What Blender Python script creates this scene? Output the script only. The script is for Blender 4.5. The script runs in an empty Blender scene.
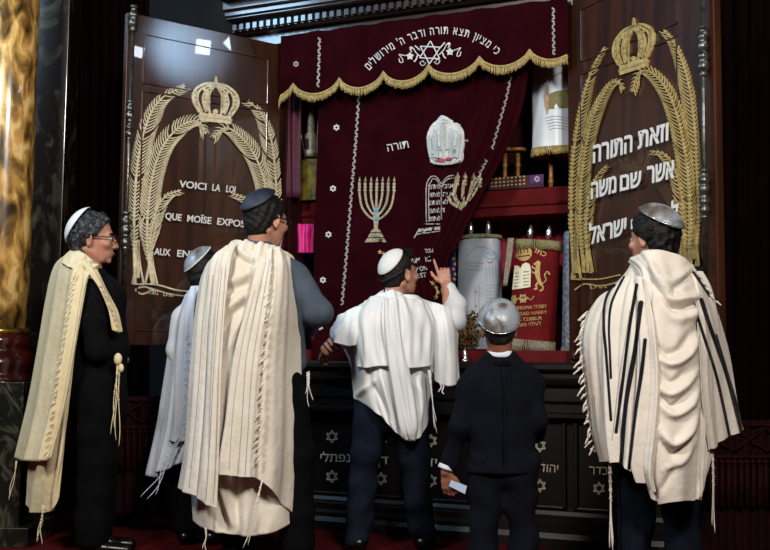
import bpy, math, random
import numpy as np
from mathutils import Vector, Matrix
from mathutils.bvhtree import BVHTree
R = random.Random(7)
sc = bpy.context.scene
COL = sc.collection
# ------------------------------------------------------------------ camera model
F = 1050.0
A = math.radians(24.0); TH = math.atan(90 / F); RHO = 0.0099
H3 = np.array([-math.sin(A), math.cos(A), 0.0]); R3 = np.array([math.cos(A), math.sin(A), 0.0]); Z3 = np.array([0, 0, 1.0])
CF = H3 * math.cos(TH) + Z3 * math.sin(TH); CU0 = -H3 * math.sin(TH) + Z3 * math.cos(TH)
CR = R3 * math.cos(RHO) + CU0 * math.sin(RHO); CU = -R3 * math.sin(RHO) + CU0 * math.cos(RHO)
C = -6.30 * H3 + Z3 * 0.97
def ray(u, v): return CF + CR * ((u - 385) / F) - CU * ((v - 275) / F)
def proj(p):
    d = np.asarray(p, float) - C; z = d @ CF
    return 385 + F * (d @ CR) / z, 275 - F * (d @ CU) / z
def on_plane(u, v, p0, n):
    r = ray(u, v); t = ((np.asarray(p0) - C) @ n) / (r @ n); return C + r * t
def onY(u, v, y=0.0): return on_plane(u, v, (0, y, 0), np.array([0, 1.0, 0]))
def at(u, v, D):
    r = ray(u, v); return C + r * (D / (r @ H3))
def atz(u, D, z):
    """point at depth D, height z, that shows in column u"""
    v = 275.0
    for _ in range(6):
        p = at(u, v, D); v += (p[2] - z) * F / D
    return at(u, v, D)
# ------------------------------------------------------------------ object helpers
ORG = {}
def empty(name, loc, label=None, cat=None, group=None):
    o = bpy.data.objects.new(name, None); COL.objects.link(o); o.location = Vector(loc); o.empty_display_size = .1
    ORG[o.name] = np.array(loc, float); tag(o, label, cat, group); return o
def tag(o, label=None, cat=None, group=None, kind=None):
    if label: o['label'] = label
    if cat: o['category'] = cat
    if group: o['group'] = group
    if kind: o['kind'] = kind
    return o
def mesh(name, V, Fc, mat=None, parent=None, smooth=True, uv=None, solid=0, sub=0, bevel=0, soff=0):
    V = np.asarray(V, float).reshape(-1, 3)
    if parent is not None:
        org = ORG[parent.name]
    else:
        org = np.array([(V[:, 0].min() + V[:, 0].max()) / 2, (V[:, 1].min() + V[:, 1].max()) / 2, V[:, 2].min()])
    me = bpy.data.meshes.new(name)
    me.from_pydata((V - org).tolist(), [], Fc.tolist() if hasattr(Fc, 'tolist') else Fc)
    o = bpy.data.objects.new(name, me); COL.objects.link(o)
    if parent is not None: o.parent = parent
    else: o.location = Vector(org)
    ORG[o.name] = org
    if mat: me.materials.append(mat)
    if smooth: me.polygons.foreach_set('use_smooth', [True] * len(me.polygons))
    if uv is not None:
        l = me.uv_layers.new(name='UVMap'); idx = np.empty(len(me.loops), int); me.loops.foreach_get('vertex_index', idx)
        l.data.foreach_set('uv', np.asarray(uv, float)[idx].ravel())
    if solid:
        m = o.modifiers.new('s', 'SOLIDIFY'); m.thickness = solid; m.offset = soff
    if bevel:
        m = o.modifiers.new('b', 'BEVEL'); m.width = bevel; m.segments = 2; m.limit_method = 'ANGLE'
    if sub:
        m = o.modifiers.new('u', 'SUBSURF'); m.levels = m.render_levels = sub
    me.update(); return o
class MB:
    """collects shapes into one mesh"""
    def __init__(s): s.V = []; s.F = []; s.n = 0
    def add(s, V, Fc):
        V = np.asarray(V, float).reshape(-1, 3); s.V.append(V)
        s.F += [tuple(int(i) + s.n for i in f) for f in Fc]; s.n += len(V); return s
    def box(s, lo, hi, M=None):
        x0, y0, z0 = lo; x1, y1, z1 = hi
        V = np.array([(x0, y0, z0), (x1, y0, z0), (x1, y1, z0), (x0, y1, z0), (x0, y0, z1), (x1, y0, z1), (x1, y1, z1), (x0, y1, z1)], float)
        if M is not None: V = xf(V, M)
        return s.add(V, [(0, 3, 2, 1), (4, 5, 6, 7), (0, 1, 5, 4), (1, 2, 6, 5), (2, 3, 7, 6), (3, 0, 4, 7)])
    def tube(s, P, r, n=8, cap=True):
        P = np.asarray(P, float); m = len(P); r = np.broadcast_to(np.asarray(r, float), (m,))
        T = np.gradient(P, axis=0); T /= np.linalg.norm(T, axis=1)[:, None] + 1e-12
        a = np.array([0, 0, 1.0]) if abs(T[0, 2]) < .9 else np.array([1.0, 0, 0])
        V = []; b = np.cross(T[0], a); b /= np.linalg.norm(b)
        for i in range(m):
            b = b - T[i] * (b @ T[i]); b /= np.linalg.norm(b) + 1e-12; c = np.cross(T[i], b)
            for k in range(n):
                an = 2 * math.pi * k / n; V.append(P[i] + r[i] * (b * math.cos(an) + c * math.sin(an)))
        Fc = [(i * n + k, i * n + (k + 1) % n, (i + 1) * n + (k + 1) % n, (i + 1) * n + k) for i in range(m - 1) for k in range(n)]
        if cap: Fc += [tuple(range(n))[::-1], tuple((m - 1) * n + k for k in range(n))]
        return s.add(V, Fc)
    def lathe(s, prof, base, axis=(0, 0, 1), n=20, flute=None):
        """prof: list of (radius, height)"""
        ax = np.asarray(axis, float); ax /= np.linalg.norm(ax)
        a = np.array([1.0, 0, 0]) if abs(ax[0]) < .9 else np.array([0, 1.0, 0])
        b = np.cross(ax, a); b /= np.linalg.norm(b); c = np.cross(ax, b); base = np.asarray(base, float); V = []
        for r, h in prof:
            for k in range(n):
                an = 2 * math.pi * k / n; rr = r * (1 + (flute(an, h) if flute else 0))
                V.append(base + ax * h + rr * (b * math.cos(an) + c * math.sin(an)))
        m = len(prof)
        Fc = [(i * n + k, i * n + (k + 1) % n, (i + 1) * n + (k + 1) % n, (i + 1) * n + k) for i in range(m - 1) for k in range(n)]
        Fc += [tuple(range(n))[::-1], tuple((m - 1) * n + k for k in range(n))]
        return s.add(V, Fc)
    def ball(s, c, r, n=12, m=8, ax=None):
        r = np.broadcast_to(np.asarray(r, float), (3,)); V = []
        for i in range(1, m):
            t = math.pi * i / m
            for k in range(n):
                p = 2 * math.pi * k / n; V.append((r[0] * math.sin(t) * math.cos(p), r[1] * math.sin(t) * math.sin(p), r[2] * math.cos(t)))
        V.append((0, 0, r[2])); V.append((0, 0, -r[2])); N = (m - 1) * n
        V = np.array(V)
        if ax is not None: V = V @ np.asarray(ax)
        Fc = [(i * n + k, (i + 1) * n + k, (i + 1) * n + (k + 1) % n, i * n + (k + 1) % n) for i in range(m - 2) for k in range(n)]
        Fc += [(N, k, (k + 1) % n) for k in range(n)] + [(N + 1, (m - 2) * n + (k + 1) % n, (m - 2) * n + k) for k in range(n)]
        return s.add(V + np.asarray(c), Fc)
    def sweep(s, prof, p0, p1, out, up=(0, 0, 1)):
        """closed 2-D profile (o,h) swept from p0 to p1"""
        out = np.asarray(out, float); up = np.asarray(up, float); n = len(prof); V = []
        for p in (np.asarray(p0, float), np.asarray(p1, float)):
            V += [p + out * o + up * h for o, h in prof]
        Fc = [(k, (k + 1) % n, n + (k + 1) % n, n + k) for k in range(n)] + [tuple(range(n))[::-1], tuple(range(n, 2 * n))]
        return s.add(V, Fc)
    def build(s, name, mat=None, parent=None, **k):
        return mesh(name, np.concatenate(s.V), s.F, mat, parent, **k)
def xf(V, M): return np.asarray(V) @ np.asarray(M)[:3, :3].T + np.asarray(M)[:3, 3]
def frame(o, x, y, z):
    M = np.eye(4); M[:3, 0] = x; M[:3, 1] = y; M[:3, 2] = z; M[:3, 3] = o; return M
def bvh_of(*objs):
    V = []; P = []
    for o in objs:
        b = len(V); org = ORG[o.name]
        V += [Vector(np.array(v.co) + org) for v in o.data.vertices]; P += [[i + b for i in p.vertices] for p in o.data.polygons]
    return BVHTree.FromPolygons(V, P)
# ------------------------------------------------------------------ 2-D shapes -> relief on a surface
class Flat:
    """2-D shapes in a drawing; put() lays them on a real surface as raised work"""
    def __init__(s): s.V = []; s.F = []; s.n = 0
    def add(s, V, Fc):
        s.V += [tuple(map(float, v[:2])) for v in V]; s.F += [tuple(i + s.n for i in f) for f in Fc]; s.n = len(s.V); return s
    def line(s, P, w, closed=False):
        P = np.asarray(P, float)
        if closed: P = np.vstack([P, P[:1]])
        m = len(P); w = np.broadcast_to(np.asarray(w, float), (m,)); T = np.gradient(P, axis=0)
        if closed: T[0] = T[-1] = P[1] - P[-2]
        T /= np.linalg.norm(T, axis=1)[:, None] + 1e-9; N = np.stack([-T[:, 1], T[:, 0]], 1)
        V = np.empty((2 * m, 2)); V[0::2] = P + N * w[:, None] / 2; V[1::2] = P - N * w[:, None] / 2
        return s.add(V, [(2 * i, 2 * i + 1, 2 * i + 3, 2 * i + 2) for i in range(m - 1)])
    def seg(s, P, w):
        P = np.asarray(P, float)
        for i in range(len(P) - 1): s.line(P[i:i + 2], w)
        return s
    def poly(s, P):
        return s.add(P, [tuple(range(len(P)))])
    def disc(s, c, r, n=10, ry=None, star=0):
        P = []
        for k in range(n):
            a = 2 * math.pi * k / n + math.pi / 2; q = r if not star or k % 2 == 0 else r * star
            P.append((c[0] + q * math.cos(a), c[1] - (ry or r) / r * q * math.sin(a)))
        V = [c] + P; return s.add(V, [(0, 1 + k, 1 + (k + 1) % n) for k in range(n)])
    def magen(s, c, r, w, rot=0, asp=1.0):
        for q in (0, math.pi):
            T = [(c[0] + asp * r * math.sin(rot + q + 2 * math.pi * k / 3), c[1] - r * math.cos(rot + q + 2 * math.pi * k / 3)) for k in range(4)]
            s.seg(T, w)
        return s
    def text(s, st, p0, p1, h, bold=.03, up=None, stretch=True):
        """baseline p0->p1 (drawing coords, y down), letter height h"""
        V, Fc = glyphs(st, bold); V = V.copy()
        x0, x1 = V[:, 0].min(), V[:, 0].max(); V[:, 0] -= x0
        p0 = np.asarray(p0, float); d = np.asarray(p1, float) - p0; L = np.linalg.norm(d); d = d / L
        upv = np.array([d[1], -d[0]]) if up is None else np.asarray(up, float)
        sx = L / (x1 - x0) if stretch else h / .62
        s.add(p0 + V[:, :1] * sx * d + V[:, 1:2] * (h / (.592 if any('\u0590' < c < '\u05ff' for c in st) else .686)) * upv, Fc)
        return s
    def put(s, name, surf, mat, parent, off=.002, thick=.003, sub=0, maxlen=3.0, smooth=False):
        V, Fc = s.V, s.F
        if maxlen:
            import bmesh
            bm = bmesh.new(); bv = [bm.verts.new((a, b, 0)) for a, b in V]
            for f in Fc:
                try: bm.faces.new([bv[i] for i in f])
                except ValueError: pass
            bmesh.ops.triangulate(bm, faces=bm.faces[:])
            for _ in range(5):
                E = [e for e in bm.edges if e.calc_length() > maxlen]
                if not E or len(bm.verts) > 60000: break
                bmesh.ops.subdivide_edges(bm, edges=E, cuts=1)
            bm.verts.index_update(); V = [tuple(v.co[:2]) for v in bm.verts]; Fc = [tuple(v.index for v in f.verts) for f in bm.faces]; bm.free()
        W = [surf(u, v, off) for u, v in V]
        return mesh(name, W, Fc, mat, parent, smooth=smooth, solid=thick, soff=0)
_gc = {}; TXH = [.7]
def glyphs(st, bold=.03):
    if (st, bold) in _gc: return _gc[(st, bold)]
    if st == 'ד':
        b = bold; V = np.array([(.02, .5 - b), (.5, .5 - b), (.5, .59 + b), (.02, .59 + b), (.35 - b, 0), (.43 + b, 0), (.43 + b, .55), (.35 - b, .55)])
        _gc[(st, bold)] = (V, [(0, 1, 2, 3), (4, 5, 6, 7)]); return _gc[(st, bold)]
    cu = bpy.data.curves.new('t', 'FONT'); cu.body = st; cu.size = 1; cu.resolution_u = 3; cu.offset = bold; cu.fill_mode = 'FRONT'
    ob = bpy.data.objects.new('t', cu); COL.objects.link(ob)
    dg = bpy.context.evaluated_depsgraph_get(); me = ob.evaluated_get(dg).to_mesh()
    V = np.array([v.co[:2] for v in me.vertices]); Fc = [tuple(p.vertices) for p in me.polygons]
    ob.evaluated_get(dg).to_mesh_clear(); bpy.data.objects.remove(ob); bpy.data.curves.remove(cu)
    _gc[(st, bold)] = (V, Fc); return V, Fc
def he(s): return s[::-1]
def surf_bvh(b, fallback=None):
    def f(u, v, off):
        r = ray(u, v); r = r / np.linalg.norm(r)
        hit = b.ray_cast(Vector(C), Vector(r))
        if hit[0] is None:
            if fallback: return fallback(u, v, off)
            q = b.find_nearest(Vector(C + r * 6))
            # slide to the nearest point of the surface
            t = 6
            for _ in range(4):
                q = b.find_nearest(Vector(C + r * t)); t = float((np.array(q[0]) - C) @ r)
            return np.array(q[0]) - r * off
        return np.array(hit[0]) - r * off
    return f
def surf_plane(p0, n):
    n = np.asarray(n, float)
    def f(u, v, off): return on_plane(u, v, np.asarray(p0) + n * off, n)
    return f
# ------------------------------------------------------------------ interpolation
def cr(P, t):
    """Catmull-Rom through rows of P at parameters t in 0..1 (P: (m, ...))"""
    P = np.asarray(P, float); m = len(P)
    if m == 2: return P[0] + (P[1] - P[0]) * t.reshape((-1,) + (1,) * (P.ndim - 1))
    x = np.clip(t, 0, 1) * (m - 1); i = np.minimum(x.astype(int), m - 2); f = (x - i).reshape((-1,) + (1,) * (P.ndim - 1))
    Q = np.concatenate([2 * P[:1] - P[1:2], P, 2 * P[-1:] - P[-2:-1]])
    a, b, c, d = Q[i], Q[i + 1], Q[i + 2], Q[i + 3]
    return .5 * (2 * b + (c - a) * f + (2 * a - 5 * b + 4 * c - d) * f * f + (3 * b - a - 3 * c + d) * f ** 3)
def spl(P, n): return cr(np.asarray(P, float), np.linspace(0, 1, n))
def gridfaces(nr, nc): 
    i = np.arange(nr - 1)[:, None] * nc + np.arange(nc - 1)[None, :]
    return np.stack([i, i + nc, i + nc + 1, i + 1], -1).reshape(-1, 4)
def drape(name, net, mat, parent, D=None, nr=90, nc=70, folds=(), thick=.004, fold_fn=None, space='px', seed=0, fine=.0015, smooth=True, pxf=()):
    """net rows top->bottom of (u,v,dy) at depth D (or world points with space='w')"""
    net = [[(at(q[0], q[1], D + q[2]) if space == 'px' else np.asarray(q, float)) for q in row] for row in net]
    m = max(len(r) for r in net); net = np.array([cr(np.array(r), np.linspace(0, 1, m)) for r in net])
    G = cr(net, np.linspace(0, 1, nr)); G = cr(np.swapaxes(G, 0, 1), np.linspace(0, 1, nc)); G = np.swapaxes(G, 0, 1)
    du = np.gradient(G, axis=1); dv = np.gradient(G, axis=0); N = np.cross(dv, du); N /= np.linalg.norm(N, axis=2)[..., None] + 1e-9
    if N[nr // 2, nc // 2] @ (C - G[nr // 2, nc // 2]) < 0: N = -N
    S, T = np.meshgrid(np.linspace(0, 1, nc), np.linspace(0, 1, nr))
    d = np.zeros_like(S)
    for f in folds:   # (s_top, s_bottom, width, amp_top, amp_bottom)
        s0, s1, w, a0, a1 = f[:5]; bow = f[5] if len(f) > 5 else 0
        c = s0 + (s1 - s0) * T + bow * np.sin(T * math.pi); x = (S - c) / w
        d += (a0 + (a1 - a0) * T) * np.exp(-x * x)
    if fold_fn: d += fold_fn(S, T)
    if pxf:   # folds that run along a traced path
        q = G - C; z = q @ CF; U = np.stack([385 + F * (q @ CR) / z, 275 - F * (q @ CU) / z], -1)
        for P_, w_, a_ in pxf:
            Q = spl(P_, 24); dm = np.full(S.shape, 1e9); al = np.zeros(S.shape)
            for i in range(23):
                a, b = Q[i], Q[i + 1]; ab = b - a; t = np.clip(((U - a) @ ab) / (ab @ ab), 0, 1); e = np.linalg.norm(U - a - t[..., None] * ab, axis=-1)
                al = np.where(e < dm, (i + t) / 23, al); dm = np.minimum(dm, e)
            d += a_ * np.exp(-(dm / w_) ** 2) * np.clip(np.sin(np.pi * np.clip(al, .03, .97)), 0, 1) ** .5
    rs = np.random.RandomState(seed)
    for k in range(7):
        a, b, p = rs.uniform(8, 26), rs.uniform(-9, 9), rs.uniform(0, 6.3)
        d += fine * np.sin(a * S + b * T + p + 1.3 * np.sin(3 * T + k))
    G = G + N * d[..., None]
    uv = np.stack([S.ravel(), 1 - T.ravel()], 1)
    return mesh(name, G.reshape(-1, 3), gridfaces(nr, nc), mat, parent, smooth, uv=uv, solid=thick)
def autofolds(seed, n, w=(.02, .05), a=(.004, .02), s=(0.03, .97), drift=.05, sign=None):
    r = random.Random(seed); out = []
    for k in range(n):
        s0 = s[0] + (s[1] - s[0]) * (k + r.uniform(.1, .9)) / n; sg = (1 if r.random() < .6 else -1)
        out.append((s0, s0 + r.uniform(-drift, drift), r.uniform(*w), sg * a[0] * r.uniform(.3, 1), sg * a[1] * r.uniform(.4, 1), r.uniform(-.02, .02)))
    return out
# ------------------------------------------------------------------ implicit surfaces
def smin(a, b, k):
    h = np.clip(.5 + .5 * (b - a) / k, 0, 1); return b + (a - b) * h - k * h * (1 - h)
class Fld:
    def __init__(s, lo, hi, h):
        s.lo = np.asarray(lo, float); s.h = h; s.n = np.ceil((np.asarray(hi) - s.lo) / h).astype(int) + 1
        s.f = np.full(s.n, .25, np.float32); s.trunc = []
    def blk(s, lo, hi):
        a = np.clip(((lo - s.lo) / s.h).astype(int), 0, s.n); b = np.clip(((hi - s.lo) / s.h).astype(int) + 2, 0, s.n)
        if (b <= a).any(): return None
        sl = tuple(slice(x, y) for x, y in zip(a, b))
        X = [(np.arange(x, y) * s.h + l).astype(np.float32) for x, y, l in zip(a, b, s.lo)]
        return sl, X[0][:, None, None], X[1][None, :, None], X[2][None, None, :]
    def _put(s, sl, d, k, op):
        g = s.f[sl]
        if op == 'u': s.f[sl] = smin(g, d, k)
        elif op == 's': s.f[sl] = -smin(-g, d, k)
    def cone(s, a, b, ra, rb, k=.02, op='u', sq=None):
        a = np.asarray(a, float); b = np.asarray(b, float); m = max(ra, rb) + k + .03
        q = s.blk(np.minimum(a, b) - m, np.maximum(a, b) + m)
        if q is None: return s
        sl, x, y, z = q; ab = b - a; L2 = ab @ ab + 1e-9
        t = np.clip(((x - a[0]) * ab[0] + (y - a[1]) * ab[1] + (z - a[2]) * ab[2]) / L2, 0, 1)
        dx, dy, dz = x - a[0] - t * ab[0], y - a[1] - t * ab[1], z - a[2] - t * ab[2]
        if sq is not None:
            n, f = sq; e = (dx * n[0] + dy * n[1] + dz * n[2]) * (f - 1)
            dx = dx + e * n[0]; dy = dy + e * n[1]; dz = dz + e * n[2]
        s._put(sl, (np.sqrt(dx * dx + dy * dy + dz * dz) - (ra + (rb - ra) * t)).astype(np.float32), k, op); return s
    def ell(s, c, r, ax=None, k=.02, op='u'):
        c = np.asarray(c, float); r = np.asarray(r, float); m = r.max() + k + .03
        q = s.blk(c - m, c + m)
        if q is None: return s
        sl, x, y, z = q; x, y, z = x - c[0], y - c[1], z - c[2]
        if ax is None: ax = np.eye(3)
        p = [x * a[0] + y * a[1] + z * a[2] for a in ax]
        q0 = np.sqrt(sum((p[i] / r[i]) ** 2 for i in range(3))) + 1e-6
        q1 = np.sqrt(sum((p[i] / r[i] ** 2) ** 2 for i in range(3))) + 1e-6
        s._put(sl, (q0 * (q0 - 1) / q1).astype(np.float32), k, op); return s
    def coords(s):
        return [(np.arange(n) * s.h + l).astype(np.float32).reshape([-1 if i == j else 1 for j in range(3)]) for i, (n, l) in enumerate(zip(s.n, s.lo))]
    def cut(s, c, n, k=.004):
        """remove everything on the side n points to from c"""
        x, y, z = s.coords(); d = (x - c[0]) * n[0] + (y - c[1]) * n[1] + (z - c[2]) * n[2]
        s.f = -smin(-s.f, -d, k); return s
    def wrinkle(s, amp, fr, seed=0, axis=None):
        x, y, z = s.coords(); r = np.random.RandomState(seed); d = 0
        for k in range(6):
            v = r.normal(size=3); v /= np.linalg.norm(v)
            if axis is not None: v = v - np.asarray(axis) * (v @ axis) * .75
            d = d + np.sin(fr * r.uniform(.5, 1.7) * (x * v[0] + y * v[1] + z * v[2]) + r.uniform(0, 6) + 1.5 * np.sin(fr * .35 * (x * v[1] + y * v[2] + z * v[0]) + k))
        s.f = s.f + (amp * d / 2.4).astype(np.float32); return s
    def build(s, name, mat, parent, smooth=1):
        V, Fc = surfnet(s.f, s.lo, s.h)
        for _ in range(smooth):
            pass
        return mesh(name, V, Fc, mat, parent, True)
def surfnet(f, lo, h):
    f = f.copy(); 
    for ax in range(3):
        sl = [slice(None)] * 3
        for e in (0, -1): sl[ax] = e; f[tuple(sl)] = np.maximum(f[tuple(sl)], .01)
    s = f < 0; n = np.array(f.shape) - 1
    cnt = np.zeros(n, np.int8)
    for i in (0, 1):
        for j in (0, 1):
            for k in (0, 1): cnt += s[i:i + n[0], j:j + n[1], k:k + n[2]]
    act = (cnt > 0) & (cnt < 8); idx = np.argwhere(act); ids = np.full(n, -1, np.int64); ids[act] = np.arange(len(idx))
    cor = [(i, j, k) for i in (0, 1) for j in (0, 1) for k in (0, 1)]
    val = {c: f[idx[:, 0] + c[0], idx[:, 1] + c[1], idx[:, 2] + c[2]] for c in cor}
    acc = np.zeros((len(idx), 3)); num = np.zeros(len(idx))
    for a in cor:
        for ax in range(3):
            if a[ax]: continue
            b = list(a); b[ax] = 1; b = tuple(b); va, vb = val[a], val[b]; m = (va < 0) != (vb < 0)
            t = np.where(m, va / (va - vb + 1e-12), 0); P = np.tile(np.array(a, float), (len(idx), 1)); P[:, ax] += t
            acc += P * m[:, None]; num += m
    V = (idx + acc / num[:, None]) * h + lo; Fs = []
    for ax in range(3):
        b, c = [(1, 2), (2, 0), (0, 1)][ax]
        sh = [slice(None)] * 3; sh2 = [slice(None)] * 3; sh[ax] = slice(0, -1); sh2[ax] = slice(1, None)
        d = s[tuple(sh)] != s[tuple(sh2)]; e = np.argwhere(d)
        e = e[(e[:, b] > 0) & (e[:, c] > 0) & (e[:, b] < n[b]) & (e[:, c] < n[c])]
        q = []
        for ob, oc in ((-1, -1), (0, -1), (0, 0), (-1, 0)):
            g = e.copy(); g[:, b] += ob; g[:, c] += oc; q.append(ids[g[:, 0], g[:, 1], g[:, 2]])
        q = np.stack(q, 1); ins = s[e[:, 0], e[:, 1], e[:, 2]]; q[~ins] = q[~ins][:, ::-1]; Fs.append(q)
    return V, np.concatenate(Fs)
# ------------------------------------------------------------------ materials
def col(h):
    """'#rrggbb' in display colour -> linear"""
    c = [int(h[i:i + 2], 16) / 255 for i in (1, 3, 5)]
    return tuple((x / 12.92 if x <= .04045 else ((x + .055) / 1.055) ** 2.4) for x in c) + (1,)
def mat(name, c, rough=.6, metal=0, c2=None, scale=8, bump=0, bscale=60, spec=.5, sheen=0, sheenc=None, coat=0, stretch=(1, 1, 1), emis=0, ramp=(.35, .65), trans=0, detail=4, dist=0, coatr=.05):
    m = bpy.data.materials.new(name); m.use_nodes = True; nt = m.node_tree; b = nt.nodes['Principled BSDF']; N = nt.nodes.new; L = nt.links.new
    cc = col(c) if isinstance(c, str) else tuple(c) + (1,)
    b.inputs['Base Color'].default_value = cc; b.inputs['Roughness'].default_value = rough; b.inputs['Metallic'].default_value = metal
    b.inputs['Specular IOR Level'].default_value = spec
    if coat: b.inputs['Coat Weight'].default_value = coat; b.inputs['Coat Roughness'].default_value = coatr
    if sheen: b.inputs['Sheen Weight'].default_value = sheen; b.inputs['Sheen Roughness'].default_value = .4; b.inputs['Sheen Tint'].default_value = col(sheenc or c)
    if emis: b.inputs['Emission Color'].default_value = cc; b.inputs['Emission Strength'].default_value = emis
    tc = N('ShaderNodeTexCoord'); mp = N('ShaderNodeMapping'); L(tc.outputs['Object'], mp.inputs[0]); mp.inputs['Scale'].default_value = stretch
    if c2:
        t = N('ShaderNodeTexNoise'); t.inputs['Scale'].default_value = scale; t.inputs['Detail'].default_value = detail; t.inputs['Distortion'].default_value = dist; L(mp.outputs[0], t.inputs['Vector'])
        r = N('ShaderNodeValToRGB'); r.color_ramp.elements[0].position = ramp[0]; r.color_ramp.elements[1].position = ramp[1]
        r.color_ramp.elements[0].color = cc; r.color_ramp.elements[1].color = col(c2); L(t.outputs[0], r.inputs[0]); L(r.outputs[0], b.inputs['Base Color'])
    if bump:
        t2 = N('ShaderNodeTexNoise'); t2.inputs['Scale'].default_value = bscale; t2.inputs['Detail'].default_value = 3; L(mp.outputs[0], t2.inputs['Vector'])
        bp = N('ShaderNodeBump'); bp.inputs['Strength'].default_value = bump; bp.inputs['Distance'].default_value = .01; L(t2.outputs[0], bp.inputs['Height']); L(bp.outputs[0], b.inputs['Normal'])
    return m
M = {}
M['wood'] = mat('dark_lacquered_wood', '#20110b', .22, c2='#361d12', scale=3, stretch=(9, 9, .7), coat=.35, bump=.05, bscale=20, coatr=.06)
M['doorwood'] = mat('door_veneer', '#25120a', .3, c2='#3d2012', scale=2.5, stretch=(7, 7, .6), coat=.5, spec=.5, coatr=.015)
M['cornice'] = mat('cornice_lacquer', '#1c1210', .28, c2='#2a1c16', scale=3, stretch=(.7, 9, 9), coat=.5, coatr=.1, spec=.6)
M['basewood'] = mat('ebonised_wood', '#0a0605', .42, c2='#120a07', scale=3, stretch=(1, 9, 9), coat=.08, coatr=.2, spec=.35)
M['gold'] = mat('gilt_relief', '#c3ad72', .5, .2, c2='#a48c50', scale=30, bump=.2, bscale=90)
M['palegold'] = mat('pale_gilt', '#e2dac0', .5, .1, c2='#c9bc94', scale=40, bump=.2, bscale=90)
M['letter'] = mat('painted_letter_white', '#d8d8d6', .5)
M['brass'] = mat('brass', '#a8893e', .28, .9, c2='#6f5526', scale=20)
M['steel'] = mat('aged_steel_rod', '#6c6b66', .3, .8, c2='#3e3c36', scale=25, bump=.2)
M['silver'] = mat('silver', '#c9ccd0', .25, .9, bump=.2, bscale=80)
M['velvet'] = mat('maroon_velvet', '#1e0207', .95, c2='#28040a', scale=5, sheen=.04, sheenc='#701a26', spec=.04, bump=.1, bscale=200)
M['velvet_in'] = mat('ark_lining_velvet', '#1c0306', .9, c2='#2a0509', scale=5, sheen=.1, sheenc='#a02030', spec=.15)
M['red_cloth'] = mat('red_shelf_cloth', '#4c060b', .8, c2='#58080e', scale=12, sheen=.15, sheenc='#c03030', spec=.2)
M['magenta'] = mat('magenta_cloth', '#a00b55', .6, c2='#8a0a45', scale=9, sheen=.4, sheenc='#ff50a0', spec=.3)
M['embro'] = mat('silver_embroidery', '#b9b6ae', .55, .15, c2='#8c8880', scale=120, bump=.4, bscale=300)
M['embro_w'] = mat('white_embroidery', '#dcdcd8', .6, c2='#b9bcc0', scale=150, bump=.5, bscale=300)
M['embro_g'] = mat('gold_embroidery', '#c9b070', .5, .3, c2='#a08040', scale=120, bump=.4, bscale=300)
M['fringe'] = mat('gold_bullion_fringe', '#b8a36c', .5, .2, c2='#94804a', scale=80, bump=.3, bscale=200)
M['carpet'] = mat('dark_red_carpet', '#3a0508', .95, c2='#4a080c', scale=20, bump=.4, bscale=400, spec=.1)
M['darkdrape'] = mat('very_dark_red_curtain', '#090203', .95, c2='#100305', scale=4, sheen=.02, sheenc='#701525', spec=.03)
M['black'] = mat('black_void_wood', '#0a0706', .7)
# ================================================================== the room
XL = onY(279.5, 150)[0]; XR = onY(568, 150)[0]; ZTOP = onY(345, 38)[2]
ZL = onY(340, 361, -.12)[2]          # top of the ledge of the base
print('ARK', XL, XR, ZTOP, ZL)
def box_obj(name, lo, hi, m, parent=None, **k): return MB().box(lo, hi).build(name, m, parent, smooth=False, **k)
tag(box_obj('floor', (-6, -9, -.05), (7, 2, 0), M['carpet']), kind='structure')
tag(box_obj('wall_back', (-6, 1.2, 0), (7, 1.3, 6), M['black']), kind='structure')
tag(box_obj('wall_left', (-6.1, -9, 0), (-6, 1.3, 6), mat('plaster', '#3a2a20', .8)), kind='structure')
tag(box_obj('wall_right', (7, -9, 0), (7.1, 1.3, 6), mat('plaster_r', '#3a2a20', .8)), kind='structure')
tag(box_obj('wall_front', (-6, -9.1, 0), (7, -9, 6), mat('plaster_f', '#3a2c22', .8)), kind='structure')
tag(box_obj('ceiling', (-6, -9, 6), (7, 1.3, 6.1), mat('plaster_c', '#2a2830', .8)), kind='structure')
# ------------------------------------------------------------------ left marble column and pier
m = mat('honey_marble', '#d8b878', .25, c2='#33240f', scale=8, coat=.5, detail=10, dist=.6, ramp=(.36, .66), stretch=(1.6, 1.6, .7)); M['honey'] = m
nt = m.node_tree; b = nt.nodes['Principled BSDF']
rp = [n for n in nt.nodes if n.type == 'VALTORGB'][0]; e = rp.color_ramp.elements.new(.53); e.color = col('#7a5a2c'); e = rp.color_ramp.elements.new(.43); e.color = col('#b98f48')
M['greenmarble'] = mat('dark_green_marble', '#11140f', .25, c2='#4a4a3c', scale=6, coat=.5, detail=10, dist=3, ramp=(.5, .72))
M['pier'] = mat('dark_veined_marble', '#1a130f', .25, c2='#54503f', scale=4, coat=.4, detail=10, dist=3, ramp=(.52, .75), stretch=(1, 1, .5))
M['redmarble'] = mat('red_brown_marble', '#3b0f0a', .2, c2='#220806', scale=6, coat=.6)
DC = 5.9; cc = atz(-12, DC, 0)
zc = lambda v: at(10, v, DC - .2)[2]
colr = empty('marble_column', (cc[0], cc[1], 0), 'honey marble column on a red moulded base at the left edge', 'column')
cb = np.array([cc[0], cc[1], 0]); z1, z2, z3 = zc(329), zc(352), zc(378)
MB().lathe([(.165, z1 - .01), (.168, z1 + .4), (.166, z1 + 1.2), (.16, 4.6)], cb, n=48).build('shaft', M['honey'], colr)
MB().lathe([(.172, z1 - .03), (.186, z1 - .02), (.186, z1), (.172, z1 + .01)], cb, n=48).build('fillet', M['brass'], colr)
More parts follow.
